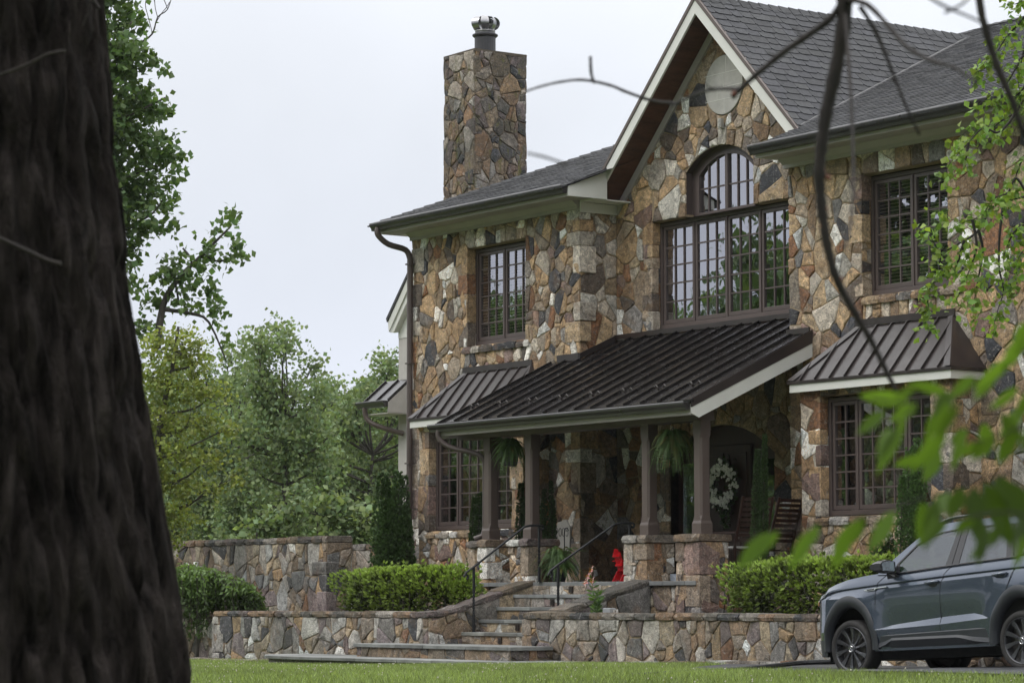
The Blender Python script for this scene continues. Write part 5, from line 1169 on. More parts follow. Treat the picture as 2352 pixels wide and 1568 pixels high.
def near_leaves():
    t = thing('leafy_spray', 'out of focus spray of large bright green leaves close to the viewer at lower right', 'branch', at(2480, 1000, 2.8)); w_ = MB(); lf = MB(); rd = random.Random(9)
    def leaf(x0, y0, x1, y1, wpx, d, g=1.0, face=0):
        a = at(x0, y0, d); b = at(x1, y1, d+rd.uniform(-.02, .02)); ax = (b-a); s_ = ax.cross(_fw+Vector((rd.uniform(-.3, .3), rd.uniform(-.3, .3), rd.uniform(-.2, .9) if face == 0 else face))).normalized(); nrm = ax.cross(s_).normalized(); wd = wpx*d/6533/2; n = 8; V = []; F = []
        for i in range(n+1):
            f = i/n; ww = wd*(math.sin(min(1, f*1.04)*math.pi)**.75)*(1-.25*f); c = a+ax*f+Vector((0, 0, -.004*f*f)); V += [c+s_*ww+nrm*ww*.3, c, c-s_*ww+nrm*ww*.3]
        for i in range(n): F += [(3*i, 3*i+1, 3*i+4, 3*i+3), (3*i+1, 3*i+2, 3*i+5, 3*i+4)]
        lf.add(V, F, 0, (g, g, g*.9))
    def stem(pts, d, r=.0011): tube(w_, smooth_path([at(x, y, d) for x, y in pts], 4), r, 5)
    stem([(2500, 1000), (2352, 1075), (2230, 1110), (2100, 1150), (1950, 1190), (1800, 1215), (1700, 1245), (1660, 1270)], 2.75)
    for a in [(1775, 1222, 1690, 1300, 46, .95), (1790, 1215, 1722, 1275, 34, .9), (1866, 1215, 1812, 1300, 44, 1.0), (1880, 1205, 1850, 1250, 34, .9), (1958, 1200, 1912, 1300, 42, 1.0), (1975, 1190, 1950, 1245, 34, .9), (2056, 1172, 1992, 1262, 44, 1.0), (2120, 1150, 2112, 1245, 34, .8),
              (2150, 1145, 2122, 1255, 52, .45), (2215, 1120, 2175, 1185, 46, .5), (2235, 1115, 2240, 1235, 60, .35), (2290, 1090, 2330, 1180, 60, .4), (2300, 1100, 2400, 1230, 70, .4), (2260, 1105, 2330, 1255, 58, .4), (2180, 1130, 2140, 1185, 44, .8)]: leaf(*a[:5], 2.75+rd.uniform(-.08, .08), a[5])
    stem([(2550, 700), (2352, 800), (2280, 850), (2190, 900), (2100, 925), (2000, 915)], 2.9)
    for a in [(2085, 922, 1972, 898, 46, 1.1), (2110, 925, 2040, 960, 40, 1.0), (2192, 900, 2140, 950, 44, .55), (2180, 905, 2085, 870, 30, 1.0), (2080, 955, 2010, 1085, 42, 1.0), (2175, 985, 2090, 1075, 48, 1.0), (2330, 815, 2235, 885, 44, 1.1), (2290, 845, 2235, 910, 40, 1.0), (2345, 770, 2300, 850, 50, 1.15), (2380, 740, 2330, 800, 60, 1.1), (2340, 890, 2270, 930, 40, .9), (2400, 880, 2320, 960, 44, .8)]: leaf(*a[:5], 2.9+rd.uniform(-.1, .1), a[5])
    stem([(2192, 900), (2172, 985), (2150, 1020)], 2.9, .0009); stem([(2110, 925), (2080, 955)], 2.9, .0009)
    stem([(2550, 920), (2400, 960), (2300, 1000), (2235, 1015)], 2.7)
    for a in [(2290, 1000, 2225, 1050, 40, .7), (2330, 985, 2290, 1060, 50, .6), (2380, 965, 2340, 1030, 50, .6), (2250, 1015, 2200, 1040, 30, .8)]: leaf(*a[:5], 2.7, a[5])
    for k in range(16):
        x = rd.uniform(1960, 2380); y = rd.choice((rd.uniform(850, 1000), rd.uniform(1120, 1230))); leaf(x, y, x-rd.uniform(15, 75), y+rd.uniform(30, 105), rd.uniform(26, 44), rd.uniform(2.3, 3.2), rd.uniform(.35, 1.1))
    stem([(2500, 880), (2352, 930), (2230, 985), (2150, 1040), (2100, 1060)], 3.1)
    for a in [(2120, 1050, 2050, 1060, 36, .8), (2160, 1035, 2120, 1100, 42, .9), (2225, 990, 2180, 1010, 34, .6), (2352, 930, 2290, 1000, 46, .9), (2300, 950, 2352, 1010, 46, .5), (2260, 970, 2268, 1040, 40, .8)]: leaf(*a[:5], 3.1+rd.uniform(-.1, .1), a[5])
    stem([(2550, 1180), (2400, 1190), (2300, 1175), (2200, 1195)], 2.6)
    for a in [(2300, 1178, 2275, 1250, 44, .4), (2352, 1185, 2345, 1262, 50, .35), (2240, 1185, 2190, 1215, 36, .5), (2390, 1190, 2330, 1225, 46, .5)]: leaf(*a[:5], 2.6, a[5])
    obj('twig', w_, M['twig'], t); obj('leaves', lf, M['leaf_near'], t, smooth=True)
near_leaves()
# ---- the big trunk in the foreground
def big_trunk():
    from mathutils import noise as mn
    Dd = 7.0; lat = lambda z: (-.789+(-.939+.789)*(z-.70)/.93) if z < 1.63 else (-.939+(-1.019+.939)*(z-1.63)/.75)
    V = []; F = []; nr, ns = 230, 380; z0, z1 = -1.0, 4.6
    for i in range(nr+1):
        z = z0+(z1-z0)*i/nr; r = .60-.06*(z-.7)+.10*max(0, .9-z)**1.5; e = lat(min(max(z, -.6), 3.2)) if z > -.6 else lat(-.6); c = EYE+_fh*Dd+_rt*(e-r)
        for k in range(ns):
            a = 2*math.pi*k/ns; q = Vector((math.cos(a)*13+5, math.sin(a)*13, z*3.6)); q = q+Vector((mn.noise(q*.6)*.8, mn.noise(q*.6+Vector((9, 0, 0)))*.8, 0)); rid = abs(mn.noise(q))*2.2+mn.noise(Vector((q.x*2.4, q.y*2.4, z*4)))*.45+mn.noise(Vector((q.x*5, q.y*5, z*12)))*.25
            rr = r+.036*(min(rid, 1.0)-.5)+.02*math.sin(a*3+z*.7); V.append((c.x+rr*math.cos(a), c.y+rr*math.sin(a), z))
    F = np.array([(i*ns+k, i*ns+(k+1) % ns, (i+1)*ns+(k+1) % ns, (i+1)*ns+k) for i in range(nr) for k in range(ns)])
    c = EYE+_fh*Dd+_rt*(-1.4); t = thing('large_tree', 'massive dark furrowed trunk close by filling the left edge', 'tree', (c.x, c.y, -1))
    o = quick_mesh('trunk', np.array(V), F, np.ones((len(F), 3)), M['bark_big'], t); o.data.polygons.foreach_set('use_smooth', [True]*len(F))
    Df = 6.36
    for pts, r in (([(-60, 190), (0, 172), (60, 150), (110, 125), (150, 118)], .004), ([(-40, 535), (0, 548), (60, 575), (110, 598), (140, 606)], .0055), ([(228, 20), (215, 0), (205, -40)], .005), ([(190, 60), (205, 20), (212, 0)], .003)): v_ = MB(); tube(v_, smooth_path([at(x, y, Df+.05*(x > 180)*6) for x, y in pts], 4), r, 6); obj('dead_twig', v_, M['twig'], t)
    u_ = MB(); 
    # crown of the big tree, far above the frame
big_trunk()
# ---- grass blades and clover heads
def grass():
    rs = np.random.RandomState(5); Ps = []; fh = np.array(_fh)[:2]; rt = np.array(_rt)[:2]; E = np.array(EYE)[:2]; N = 420000
    d = 23+rs.uniform(0, 1, N)**.8*26; lt = rs.uniform(-.195, .195, N)*d; xy = E+fh*d[:, None]+rt*lt[:, None]; x, y = xy[:, 0], xy[:, 1]
    t9 = np.clip((x-13.4)/4, 0, 1); front = -4.0-3.15*(t9*t9*(3-2*t9))**.6
    ok = (y < -4.02)&~((x > 13.5)&(y > front-.02))&~((x > 3.25)&(x < 10.5)&(y > -5.38+.4*np.clip((3.9-x)/.6, 0, 1)))&~((x > -1.7)&(x < .9)&(y > -4.8))
    x, y, d = x[ok], y[ok], d[ok]; n = len(x)
    t_ = np.clip((x-2)/15.5, 0, 1); u_ = np.clip((y+10)/3, 0, 1); z = -.06+.19*t_*t_*(3-2*t_)+.035*np.clip(x-17.5, 0, 8.5)*u_*u_*(3-2*u_); s = np.clip((30-d)/22, 0, 1); z -= 1.2*s*s*(3-2*s)
    patch = .5+.5*np.sin(x*1.1+y*.7)*np.sin(y*1.3-x*.4); h = (.035+.035*rs.uniform(0, 1, n)+.018*patch)*np.where(x > 13, 1.15, 1)
    a = rs.uniform(0, 6.28, n); w_ = .0035+.002*(d/30); lean = rs.normal(size=(n, 2))*h[:, None]*.45
    B_ = np.stack([x, y, z-.005], 1); s_ = np.stack([np.cos(a)*w_, np.sin(a)*w_, 0*a], 1); tip = B_+np.stack([lean[:, 0], lean[:, 1], h], 1)
    V = np.stack([B_-s_, B_+s_, tip], 1).reshape(-1, 3); F = np.arange(3*n).reshape(-1, 3)
    T = rs.uniform(.65, 1.4, (n, 1))*(.8+.4*patch[:, None])*np.where(rs.uniform(size=(n, 1)) < .08, 1, 0)*np.array([[1.5, 1.2, .9]])+rs.uniform(.65, 1.4, (n, 1))*(.8+.4*patch[:, None])*np.where(rs.uniform(size=(n, 1)) < .92, 1, .0)*np.array([[1, 1, 1]])*.9
    T = np.clip(T, .35, 1.8)
    tag(quick_mesh('grass', V, F, T, M['grass']), 'short mown green grass covering the lawn in front of the terrace', 'grass', kind='stuff')
    k = rs.choice(n, 1500, replace=False); pt = B_[k]; keep = (np.sin(pt[:, 0]*1.7)*np.sin(pt[:, 1]*2.1+1)+rs.uniform(-.6, .6, len(k))) > -.05; pt = pt[keep]; m_ = len(pt)
    pt[:, 2] += .045+.03*rs.uniform(size=m_); r = .007+.006*rs.uniform(size=m_); o_ = np.array([[1, 0, 0], [-.5, .87, 0], [-.5, -.87, 0], [0, 0, 1.1], [0, 0, -.8]])
    V = (pt[:, None, :]+o_[None]*r[:, None, None]).reshape(-1, 3); b = np.arange(m_)[:, None]*5; F = np.concatenate([b+np.array([q]) for q in ((0, 1, 3), (1, 2, 3), (2, 0, 3), (1, 0, 4), (2, 1, 4), (0, 2, 4))], 1).reshape(-1, 3)
    tag(quick_mesh('clover_flowers', V, F, np.ones((len(F), 3)), plain('clover_white', (.42, .40, .33), .8)), 'small white clover heads scattered through the lawn grass', 'clover', kind='stuff')
grass()
# ------------------------------------------------------------------ the parked car
def suv():
    F0 = Vector((17.82, -5.85, .39)); R0 = Vector((20.18, -5.67, .50)); K = .878
    ex = (R0-F0).normalized(); ey = Vector((0, 0, 1)).cross(ex).normalized(); ez = ex.cross(ey)
    org = F0-ez*.345*K+ey*.92*K
    car = thing('parked_suv', 'metallic grey SUV with dark ten-spoke wheels parked beside the terrace wall', 'car')
    Mx = Matrix.Identity(4)
    for i, a in enumerate((ex, ey, ez)):
        for j in range(3): Mx[j][i] = a[j]*K
        Mx[i][3] = org[i]
    car.matrix_world = Mx
    paint, nt, p, o = mat('grey_car_paint'); p.inputs['Base Color'].default_value = (.068, .086, .122, 1); p.inputs['Metallic'].default_value = .55; p.inputs['Roughness'].default_value = .32; p.inputs['Coat Weight'].default_value = 1; p.inputs['Coat Roughness'].default_value = .04
    v = coord(nt); L(nt, rng(nt, noise(nt, v, 900, 2), .3, .7, .20, .32), p.inputs['Roughness'])
    L(nt, mixc(nt, rng(nt, noise(nt, v, 40, 5), .62, .70, 0, .35), (.068, .086, .122), (.14, .155, .18)), p.inputs['Base Color'])
    clad = plain('car_cladding', (.026, .029, .035), .38, var=.15, sc=8); blk = plain('gloss_black_trim', (.02, .02, .023), .15, var=.1); dark = M['dark']
    rub = plain('tyre_rubber', (.022, .021, .021), .8, var=.25, sc=10, bs=.3, bd=.003); alloy = plain('dark_alloy', (.085, .087, .095), .3, .6, var=.12); chrome = plain('chrome', (.75, .76, .78), .12, 1.0, var=.05)
    glass = pane_mat('car_glass', .09)
    for l in glass.node_tree.nodes:
        if l.type == 'BSDF_TRANSPARENT': l.inputs[0].default_value = (.42, .5, .5, 1)
        if l.type == 'BUMP': l.inputs['Strength'].default_value = .03
    seat = plain('grey_seat', (.16, .165, .17), .7)
    def ip(x, tab):
        if x <= tab[0][0]: return tab[0][1]
        for (a, b), (c, d) in zip(tab, tab[1:]):
            if x <= c: return b+(d-b)*(x-a)/(c-a)
        return tab[-1][1]
    ztop = lambda s: ip(s, [(-.82, .93), (-.66, .96), (-.55, 1.0), (-.42, 1.08), (-.27, 1.13), (-.07, 1.175), (.24, 1.21), (.48, 1.225), (.75, 1.205), (1.64, 1.255), (2.65, 1.30), (3.1, 1.34), (3.6, 1.32)])
    zk = lambda s: min(ztop(s)-.05, ip(s, [(-.7, .93), (-.3, 1.04), (-.15, 1.06), (.47, 1.095), (1.52, 1.14), (2.61, 1.18), (3.6, 1.2)]))
    zc0 = lambda s: ip(s, [(.43, .55), (1.48, .58), (2.18, .62), (3, .62)]); zc1 = lambda s: ip(s, [(.43, .556), (.69, .605), (1.49, .665), (2.03, .69), (2.18, .63), (3, .63)])
    def ell(s, c, a=.39, b=.50): 
        u = (s-c)/a; return .345+b*math.sqrt(max(0, 1-u*u)) if abs(u) <= 1 else 0
    def zbot(s):
        z = max(ell(s, 0), ell(s, 2.70)); base = .30 if -.40 < s < 3.1 else (.27 if s < 0 else .36)
        return max(z, base)
    def flare(s, z):
        o = 0
        for c in (0, 2.70):
            u = math.hypot((s-c)/.60, (z-.345)/.76); o = max(o, .035*max(0, 1-abs(u-.72)/.42))
        return o
    def yprof(s, z):
        k, t = zk(s), ztop(s); w_ = 1 if .43 < s < 2.18 else 0
        tab = [(.2, .87), (.48, .895), (zc0(s), .912), (zc1(s), .912-.034*w_), (.80, .898), (.95, .903), (max(.96, k-.06), .895), (max(.965, k-.014), .874), (max(.97, k), .894), (max(.975, k+.02), .890), (max(.98, t), .845)]
        return ip(z, tab)+flare(s, z)*(z < k-.06)
    COLS = [(-.86, .92), (-.85, .70), (-.82, .50), (-.77, .34), (-.71, .22), (-.65, .135), (-.58, .075), (-.51, .035), (-.45, .015), (-.41, .005)]+[(x, 0) for x in (-.391,)]+[(-.39*math.cos(math.pi*i/18), 0) for i in range(0, 19)]+[(.395, 0)]+[(.42+i*.12, 0) for i in range(16)]+[(2.28, 0), (2.305, 0)]+[(2.70-.39*math.cos(math.pi*i/18), 0) for i in range(0, 19)]+[(3.1, 0), (3.2, .01), (3.35, .05), (3.5, .12), (3.6, .30), (3.64, .92)]
    def side(sgn):
        m_ = MB(); V = []; nr = None
        for s, ins in COLS:
            zb = zbot(s) if abs(s+.391) > 1e-3 and abs(s-.395) > 1e-3 and abs(s-2.305) > 1e-3 and s != 3.1 else .30
            k, t = zk(s), ztop(s); lv = [zb, .40, .48, zc0(s), (zc0(s)+zc1(s))/2, zc1(s), .72, .78, .85, .9, .95, k-.06, k-.035, k-.014, k, k+.02, (k+t)/2+.01, t-.015, t]
            lv2 = []; cur = zb
            for z in lv: cur = max(cur, min(z, t)); lv2.append(cur)
            nr = len(lv2)
            for z in lv2: V.append((s, sgn*(yprof(s, z)-ins), z))
        n = len(COLS); m_.add(V, [(i*nr+j, (i+1)*nr+j, (i+1)*nr+j+1, i*nr+j+1) for i in range(n-1) for j in range(nr-1)]); return m_
    body = obj('body', side(-1), paint, car, local=True, smooth=True); md = body.modifiers.new('edges', 'EDGE_SPLIT'); md.split_angle = R(18)
    fs = obj('body_far_side', side(1), paint, car, local=True, smooth=True)
    top = MB(); cols = [(s, ins) for s, ins in COLS if s < .62]; V = []
    for s, ins in cols:
        y = yprof(s, ztop(s))-ins; 
        for q in (-1, -.6, 0, .6, 1): V.append((s+.0, y*q, ztop(s)+.045*(1-q*q)))
    top.add(V, [(i*5+j, i*5+j+1, (i+1)*5+j+1, (i+1)*5+j) for i in range(len(cols)-1) for j in range(4)]); obj('bonnet', top, paint, car, local=True, smooth=True)
    yg = lambda z: .862-.42*(z-1.22)
    def panel(name, polys, m_, parent=car, thick=.012, off=0, both=True):
        for sgn in ((-1, 1) if both else (-1,)):
            b = MB()
            for poly in polys:
                if name in ('door_glass', 'pillar_trim'): b = MB()
                A = [(s, sgn*(yg(z)+off), z) for s, z in poly]; Bq = [(s, sgn*(yg(z)+off-thick), z) for s, z in poly]; n = len(poly)
                b.add(A+Bq, [tuple(range(n)), tuple(range(n, 2*n))[::-1]]+[(i, n+i, n+(i+1) % n, (i+1) % n) for i in range(n)])
                if name in ('door_glass', 'pillar_trim'): obj(name, b, m_, parent, local=True)
            if name not in ('door_glass', 'pillar_trim'): obj(name, b, m_, parent, local=True)
    outer = [(.44, 1.21), (.66, 1.385), (.97, 1.61), (1.19, 1.725), (1.42, 1.77), (1.65, 1.785), (2.1, 1.79), (2.62, 1.775), (3.1, 1.72), (3.45, 1.60)]
    inner = [(.70, 1.20), (.745, 1.33), (.985, 1.545), (1.14, 1.625), (1.35, 1.67), (1.60, 1.695), (2.1, 1.705), (2.60, 1.70), (3.0, 1.66), (3.25, 1.5)]
    gh = [[outer[i], outer[i+1], inner[i+1], inner[i]] for i in range(9)]+[[(3.25, 1.5), (3.45, 1.6), (3.6, 1.32), (3.15, 1.34)]]
    panel('roof_side', gh, paint, thick=.03)
    fi = [(a[0]+.012, a[1]-.012) for a in inner]
    panel('window_surround', [[inner[i], inner[i+1], (inner[i+1][0]+.012, inner[i+1][1]-.016), (inner[i][0]+.018, inner[i][1]-.012)] for i in range(9)], blk, off=.004)
    panel('door_glass', [[(.765, 1.215), (.775, 1.325), (.995, 1.53), (1.15, 1.608), (1.35, 1.652), (1.60, 1.677), (1.53, 1.25)], [(1.735, 1.262), (1.765, 1.685), (2.36, 1.688), (2.46, 1.298)], [(2.66, 1.33), (2.57, 1.68), (2.95, 1.65), (3.15, 1.42)]], glass, thick=.004, off=-.006)
    panel('pillar_trim', [[(1.53, 1.25), (1.60, 1.68), (1.665, 1.685), (1.625, 1.255)], [(1.635, 1.257), (1.675, 1.685), (1.765, 1.69), (1.735, 1.262)], [(2.46, 1.298), (2.36, 1.69), (2.46, 1.695), (2.565, 1.305)], [(2.575, 1.307), (2.475, 1.692), (2.57, 1.69), (2.66, 1.33)], [(.745, 1.2), (.745, 1.32), (.775, 1.33), (.80, 1.215)]], blk, off=-.001)
    bt = MB()
    for sgn in (-1, 1): tube(bt, [(s, sgn*(.862), ztop(s)+.004) for s in (.68, .9, 1.2, 1.5, 1.8, 2.2, 2.65)], .011, 5)
    obj('belt_trim', bt, blk, car, local=True)
    # roof, rails, windscreen, far structure
    rf = MB(); V = []
    for s, z in [(1.0, 1.63), (1.19, 1.725), (1.42, 1.77), (1.65, 1.785), (2.1, 1.79), (2.62, 1.775), (3.1, 1.72), (3.45, 1.60)]:
        for q in (-1, -.5, 0, .5, 1): V.append((s, yg(z)*q, z+.035*(1-q*q)))
    rf.add(V, [(i*5+j, i*5+j+1, (i+1)*5+j+1, (i+1)*5+j) for i in range(7) for j in range(4)]); obj('roof', rf, paint, car, local=True, smooth=True)
    wsn = MB(); wsn.add([(.46, -.80, 1.24), (.46, .80, 1.24), (1.0, .68, 1.64), (1.0, -.68, 1.64)], [(0, 1, 2, 3)]); obj('windscreen', wsn, glass, car, local=True)
    for sgn in (-1, 1):
        rl = MB(); y = .60; tube(rl, smooth_path([(1.20, sgn*(yg(1.73)-.01), 1.745), (1.32, sgn*y, 1.80), (1.55, sgn*y, 1.835), (2.2, sgn*y, 1.845), (2.9, sgn*y, 1.83), (3.2, sgn*(yg(1.7)-.01), 1.745)], 4), .017, 6)
        prism(rl, [(1.24, sgn*y, 1.74), (1.45, sgn*y, 1.78), (1.45, sgn*y, 1.82), (1.32, sgn*y, 1.80)], (0, .02, 0)); obj('roof_rail', rl, alloy, car, local=True, smooth=False)
    fl = MB(); box(fl, (-.55, -.72, .2), (3.3, .72, .56)); box(fl, (-.7, -.6, .35), (.5, .6, 1.05)); box(fl, (.5, -.80, .5), (3.2, .80, .95)); obj('underbody', fl, dark, car, local=True)
    for sgn, y in ((-1, -.36), (1, .36)):
        for s in (1.55, 2.55):
            st = MB(); prism(st, [(s-.05, y-.24, .9), (s+.06, y-.24, .9), (s+.18, y-.22, 1.38), (s+.08, y-.22, 1.40)], (0, .46, 0)); prism(st, [(s+.10, y-.13, 1.43), (s+.19, y-.13, 1.43), (s+.21, y-.12, 1.60), (s+.14, y-.12, 1.62)], (0, .26, 0))
            tube(st, [(s+.14, y-.06, 1.36), (s+.15, y-.06, 1.46)], .008, 5); tube(st, [(s+.14, y+.06, 1.36), (s+.15, y+.06, 1.46)], .008, 5); obj('seat', st, seat, car, bevel=.02, local=True)
    sw = MB(); lathe(sw, (.98, -.36, 1.12), [(.17, -.012), (.185, 0), (.17, .012), (.155, 0), (.17, -.012)], 20, axis=(-.9, 0, .42)); obj('steering_wheel', sw, blk, car, local=True)
    # arch and sill cladding
    for c in (0, 2.70):
        for sgn in (-1, 1):
            a_ = MB(); V = []; n = 30
            for i in range(n+1):
                t = math.pi*i/n; t = -.05+(math.pi+.1)*i/n
                for (aa, bb, yo) in ((.375, .485, -.09), (.385, .50, .012), (.44, .575, .022), (.475, .635, .004)):
                    s = c-aa*math.cos(t); z = .345+bb*math.sin(t); V.append((s, sgn*(yprof(s, max(z, .5))+yo-(.10 if s < -.38 else 0)*max(0, (-s-.38)*6)), z))
            a_.add(V, [(i*4+j, (i+1)*4+j, (i+1)*4+j+1, i*4+j+1) for i in range(n) for j in range(3)]); obj('wheel_arch_trim', a_, clad, car, local=True, smooth=True)
    for sgn in (-1, 1):
        s_ = MB(); V = []; cs = [(.40+i*.0945) for i in range(21)]
        for s in cs:
            tz = ip(s, [(.43, .485), (2.28, .52)]); 
            hump = ip(s, [(.4, .0), (.55, .0), (.66, 1), (1.75, 1), (2.0, .3), (2.2, 0), (2.3, 0)])
            for z, y in ((.30, .84), (.335, .885), (.335+.075*hump+.01, .93), (.40+.05*hump, .915), (tz-.012, .918), (tz, .905)): V.append((s, sgn*y, z))
        s_.add(V, [(i*6+j, (i+1)*6+j, (i+1)*6+j+1, i*6+j+1) for i in range(len(cs)-1) for j in range(5)]); obj('sill_cladding', s_, clad, car, local=True)
    lo = MB(); V = []
    for s, ins in COLS[:11]:
        for z in (.26, .34, .46): V.append((s*1.004, -(yprof(s, z)-ins+.006), z))
    lo.add(V, [(i*3+j, (i+1)*3+j, (i+1)*3+j+1, i*3+j+1) for i in range(10) for j in range(2)]); obj('bumper_lip', lo, clad, car, local=True)
    # seams, handles, badge, mirror, lamp
    def sline(pts, r=.0035, k=5): return [(s, -(yprof(s, z)+.0005), z) for s, z in [(a.x, a.z) for a in smooth_path([(s, 0, z) for s, z in pts], k)]]
    for pts in ([(.60, 1.205), (.50, 1.13), (.45, 1.07), (.435, .9), (.43, .5)], [(1.645, 1.25), (1.57, 1.19), (1.50, 1.08), (1.475, .92), (1.46, .6), (1.46, .50), (1.475, .33)], [(2.655, 1.295), (2.64, 1.22), (2.58, 1.08), (2.50, .90), (2.42, .80)]):
        sm = MB(); tube(sm, sline(pts), .0042, 5); obj('door_seam', sm, dark, car, local=True)
    for s, z in ((1.37, 1.068), (2.42, 1.108)):
        h = MB(); tube(h, [(s-.105, -.895, z-.004), (s-.085, -.93, z), (s-.02, -.938, z+.004), (s+.06, -.935, z+.012), (s+.105, -.90, z+.016)], [.010, .019, .021, .019, .010], 8); ho = obj('door_handle', h, paint, car, local=True, smooth=True)
        cup = MB(); lathe(cup, (s, -.893, z-.012), [(0, .006), (.05, .006), (.062, 0)], 14, axis=(0, -1, 0)); cup.v = [(s+(x-s)*1.3, y, z-.012+(zz-z+.012)*.8) for x, y, zz in cup.v]; obj('handle_cup', cup, clad, ho, local=True)
    bd = MB(); prism(bd, [(.25, -.914, 1.040), (.31, -.914, 1.022), (.44, -.914, 1.028), (.455, -.914, 1.046), (.64, -.914, 1.056), (.63, -.914, 1.066), (.44, -.914, 1.056)], (0, .02, 0)); bo = obj('fender_badge', bd, chrome, car, local=True)
    bi = MB(); prism(bi, [(.315, -.917, 1.028), (.43, -.917, 1.032), (.43, -.917, 1.046), (.31, -.917, 1.042)], (0, .004, 0)); obj('badge_inset', bi, blk, bo, local=True)
    for sgn in (-1, 1):
        mr = MB(); V = []; prof = [(-.88, 1.235, 1.355), (-.93, 1.215, 1.372), (-1.03, 1.21, 1.375), (-1.10, 1.22, 1.36), (-1.135, 1.25, 1.33)]
        for y, a, b in prof:
            y *= -sgn; c = (a+b)/2; h = (b-a)/2
            for x, f in ((.765, .88), (.74, 1), (.68, .98), (.62, .8), (.585, .45)):
                V.append((x, y, c+h*f)); 
            for x, f in ((.585, .45), (.62, .8), (.68, .98), (.74, 1), (.765, .88)): V.append((x, y, c-h*f))
        mr.add(V, [(i*10+j, (i+1)*10+j, (i+1)*10+(j+1) % 10, i*10+(j+1) % 10) for i in range(4) for j in range(10)]+[tuple(range(10)), tuple(range(40, 50))]); mo = obj('door_mirror', mr, blk, car, local=True, smooth=False)
        prism(mr, [(.68, sgn*.86, 1.12), (.80, sgn*.86, 1.13), (.72, sgn*.95, 1.23), (.62, sgn*.95, 1.23)], (0, 0, .01))
        gl = MB(); gl.add([(.768, sgn*.905, 1.24), (.768, sgn*1.10, 1.245), (.768, sgn*1.115, 1.335), (.768, sgn*1.03, 1.358), (.768, sgn*.905, 1.352)], [(0, 1, 2, 3, 4)]); obj('mirror_glass', gl, plain('mirror_silver', (.5, .55, .57), .03, 1.0, var=.01), mo, local=True)
        ft = MB(); prism(ft, [(.60, sgn*.84, 1.10), (.80, sgn*.84, 1.13), (.74, sgn*.93, 1.225), (.66, sgn*.93, 1.225)], (.03, 0, .012)); obj('mirror_foot', ft, blk, mo, local=True)
    hl = MB(); V = []
    hs = [(-.72, .23), (-.66, .142), (-.59, .08), (-.52, .037), (-.44, .012), (-.37, .0)]
    for i, (s, ins) in enumerate(hs):
        t_ = ztop(s); z0 = .85+.035*i; z1 = min(t_-.02, .93+.022*i)
        for z in (z0, z1): V.append((s-.004, -(yprof(s, z)-ins+.008), z))
    hl.add(V, [(2*i, 2*i+2, 2*i+3, 2*i+1) for i in range(5)]); lm = obj('headlight', hl, plain('lamp_glass', (.55, .58, .62), .08, .3, var=.3, sc=30), car, local=True)
    am = MB(); am.add([(-.60, -(yprof(-.6, .9)-.082+.012), .875), (-.565, -(yprof(-.56, .9)-.055+.012), .885), (-.55, -(yprof(-.56, .9)-.05+.012), .945), (-.585, -(yprof(-.6, .9)-.07+.012), .93)], [(0, 1, 2, 3)]); obj('amber_reflector', am, plain('amber', (.45, .12, .02), .2), lm, local=True)
    # wheels
    def wheel(s, sgn):
        ty = MB(); y0 = sgn*.91; lathe(ty, (s, y0, .345), [(.262, -.005), (.275, .006), (.30, .010), (.328, .0), (.343, -.03), (.345, -.06), (.345, -.16), (.343, -.19), (.328, -.215), (.27, -.215), (.262, -.2), (.262, -.005)], 56, axis=(0, sgn, 0)); t = obj('wheel', ty, rub, car, local=True, smooth=True)
        rm = MB(); lathe(rm, (s, y0, .345), [(.266, -.004), (.258, .004), (.250, -.004), (.244, -.04), (.24, -.17)], 48, axis=(0, sgn, 0)); c = Vector((s, y0, .345))
        for k in range(10):
            a = 2*math.pi*(k+.25)/10; u = Vector((math.cos(a), 0, math.sin(a))); v_ = Vector((-math.sin(a), 0, math.cos(a))); o_ = Vector((0, sgn, 0)); V = []
            for r, w0, w1, dp in ((.045, .014, .014, -.012), (.12, .015, .017, -.018), (.20, .014, .036, -.012), (.252, .010, .055, -.002)):
                V += [c+u*r-v_*w0+o_*(dp-.014), c+u*r-v_*w0*.5+o_*dp, c+u*r+v_*w1+o_*(dp-.006), c+u*r+v_*w1+o_*(dp-.03)]
            rm.add(V, [(i*4+j, (i+1)*4+j, (i+1)*4+(j+1) % 4, i*4+(j+1) % 4) for i in range(3) for j in range(4)])
        lathe(rm, c, [(.0, .0), (.05, -.002), (.058, -.01), (.062, -.03)], 24, axis=(0, sgn, 0)); obj('rim', rm, alloy, t, local=True)
        bk = MB(); lathe(bk, c, [(.0, -.075), (.17, -.075), (.17, -.09), (.245, -.10)], 32, axis=(0, sgn, 0)); obj('brake_disc', bk, plain('brake_steel', (.10, .095, .09), .4, .7), t, local=True)
        em = MB(); r = .034; rg = [c+Vector((r*math.cos(2*math.pi*i/20), sgn*.003, r*math.sin(2*math.pi*i/20))) for i in range(21)]; tube(em, rg, .0028, 5)
        for st in ([(-.45, .78), (0, -.02), (.45, .78)], [(-.82, .35), (-.42, -.75), (0, .12), (.42, -.75), (.82, .35)]): tube(em, [c+Vector((x*r, sgn*.003, z*r)) for x, z in st], .0026, 4)
        obj('hub_emblem', em, chrome, t, local=True)
    for s in (0, 2.70):
        for sgn in (-1, 1): wheel(s, sgn)
    return car
suv()
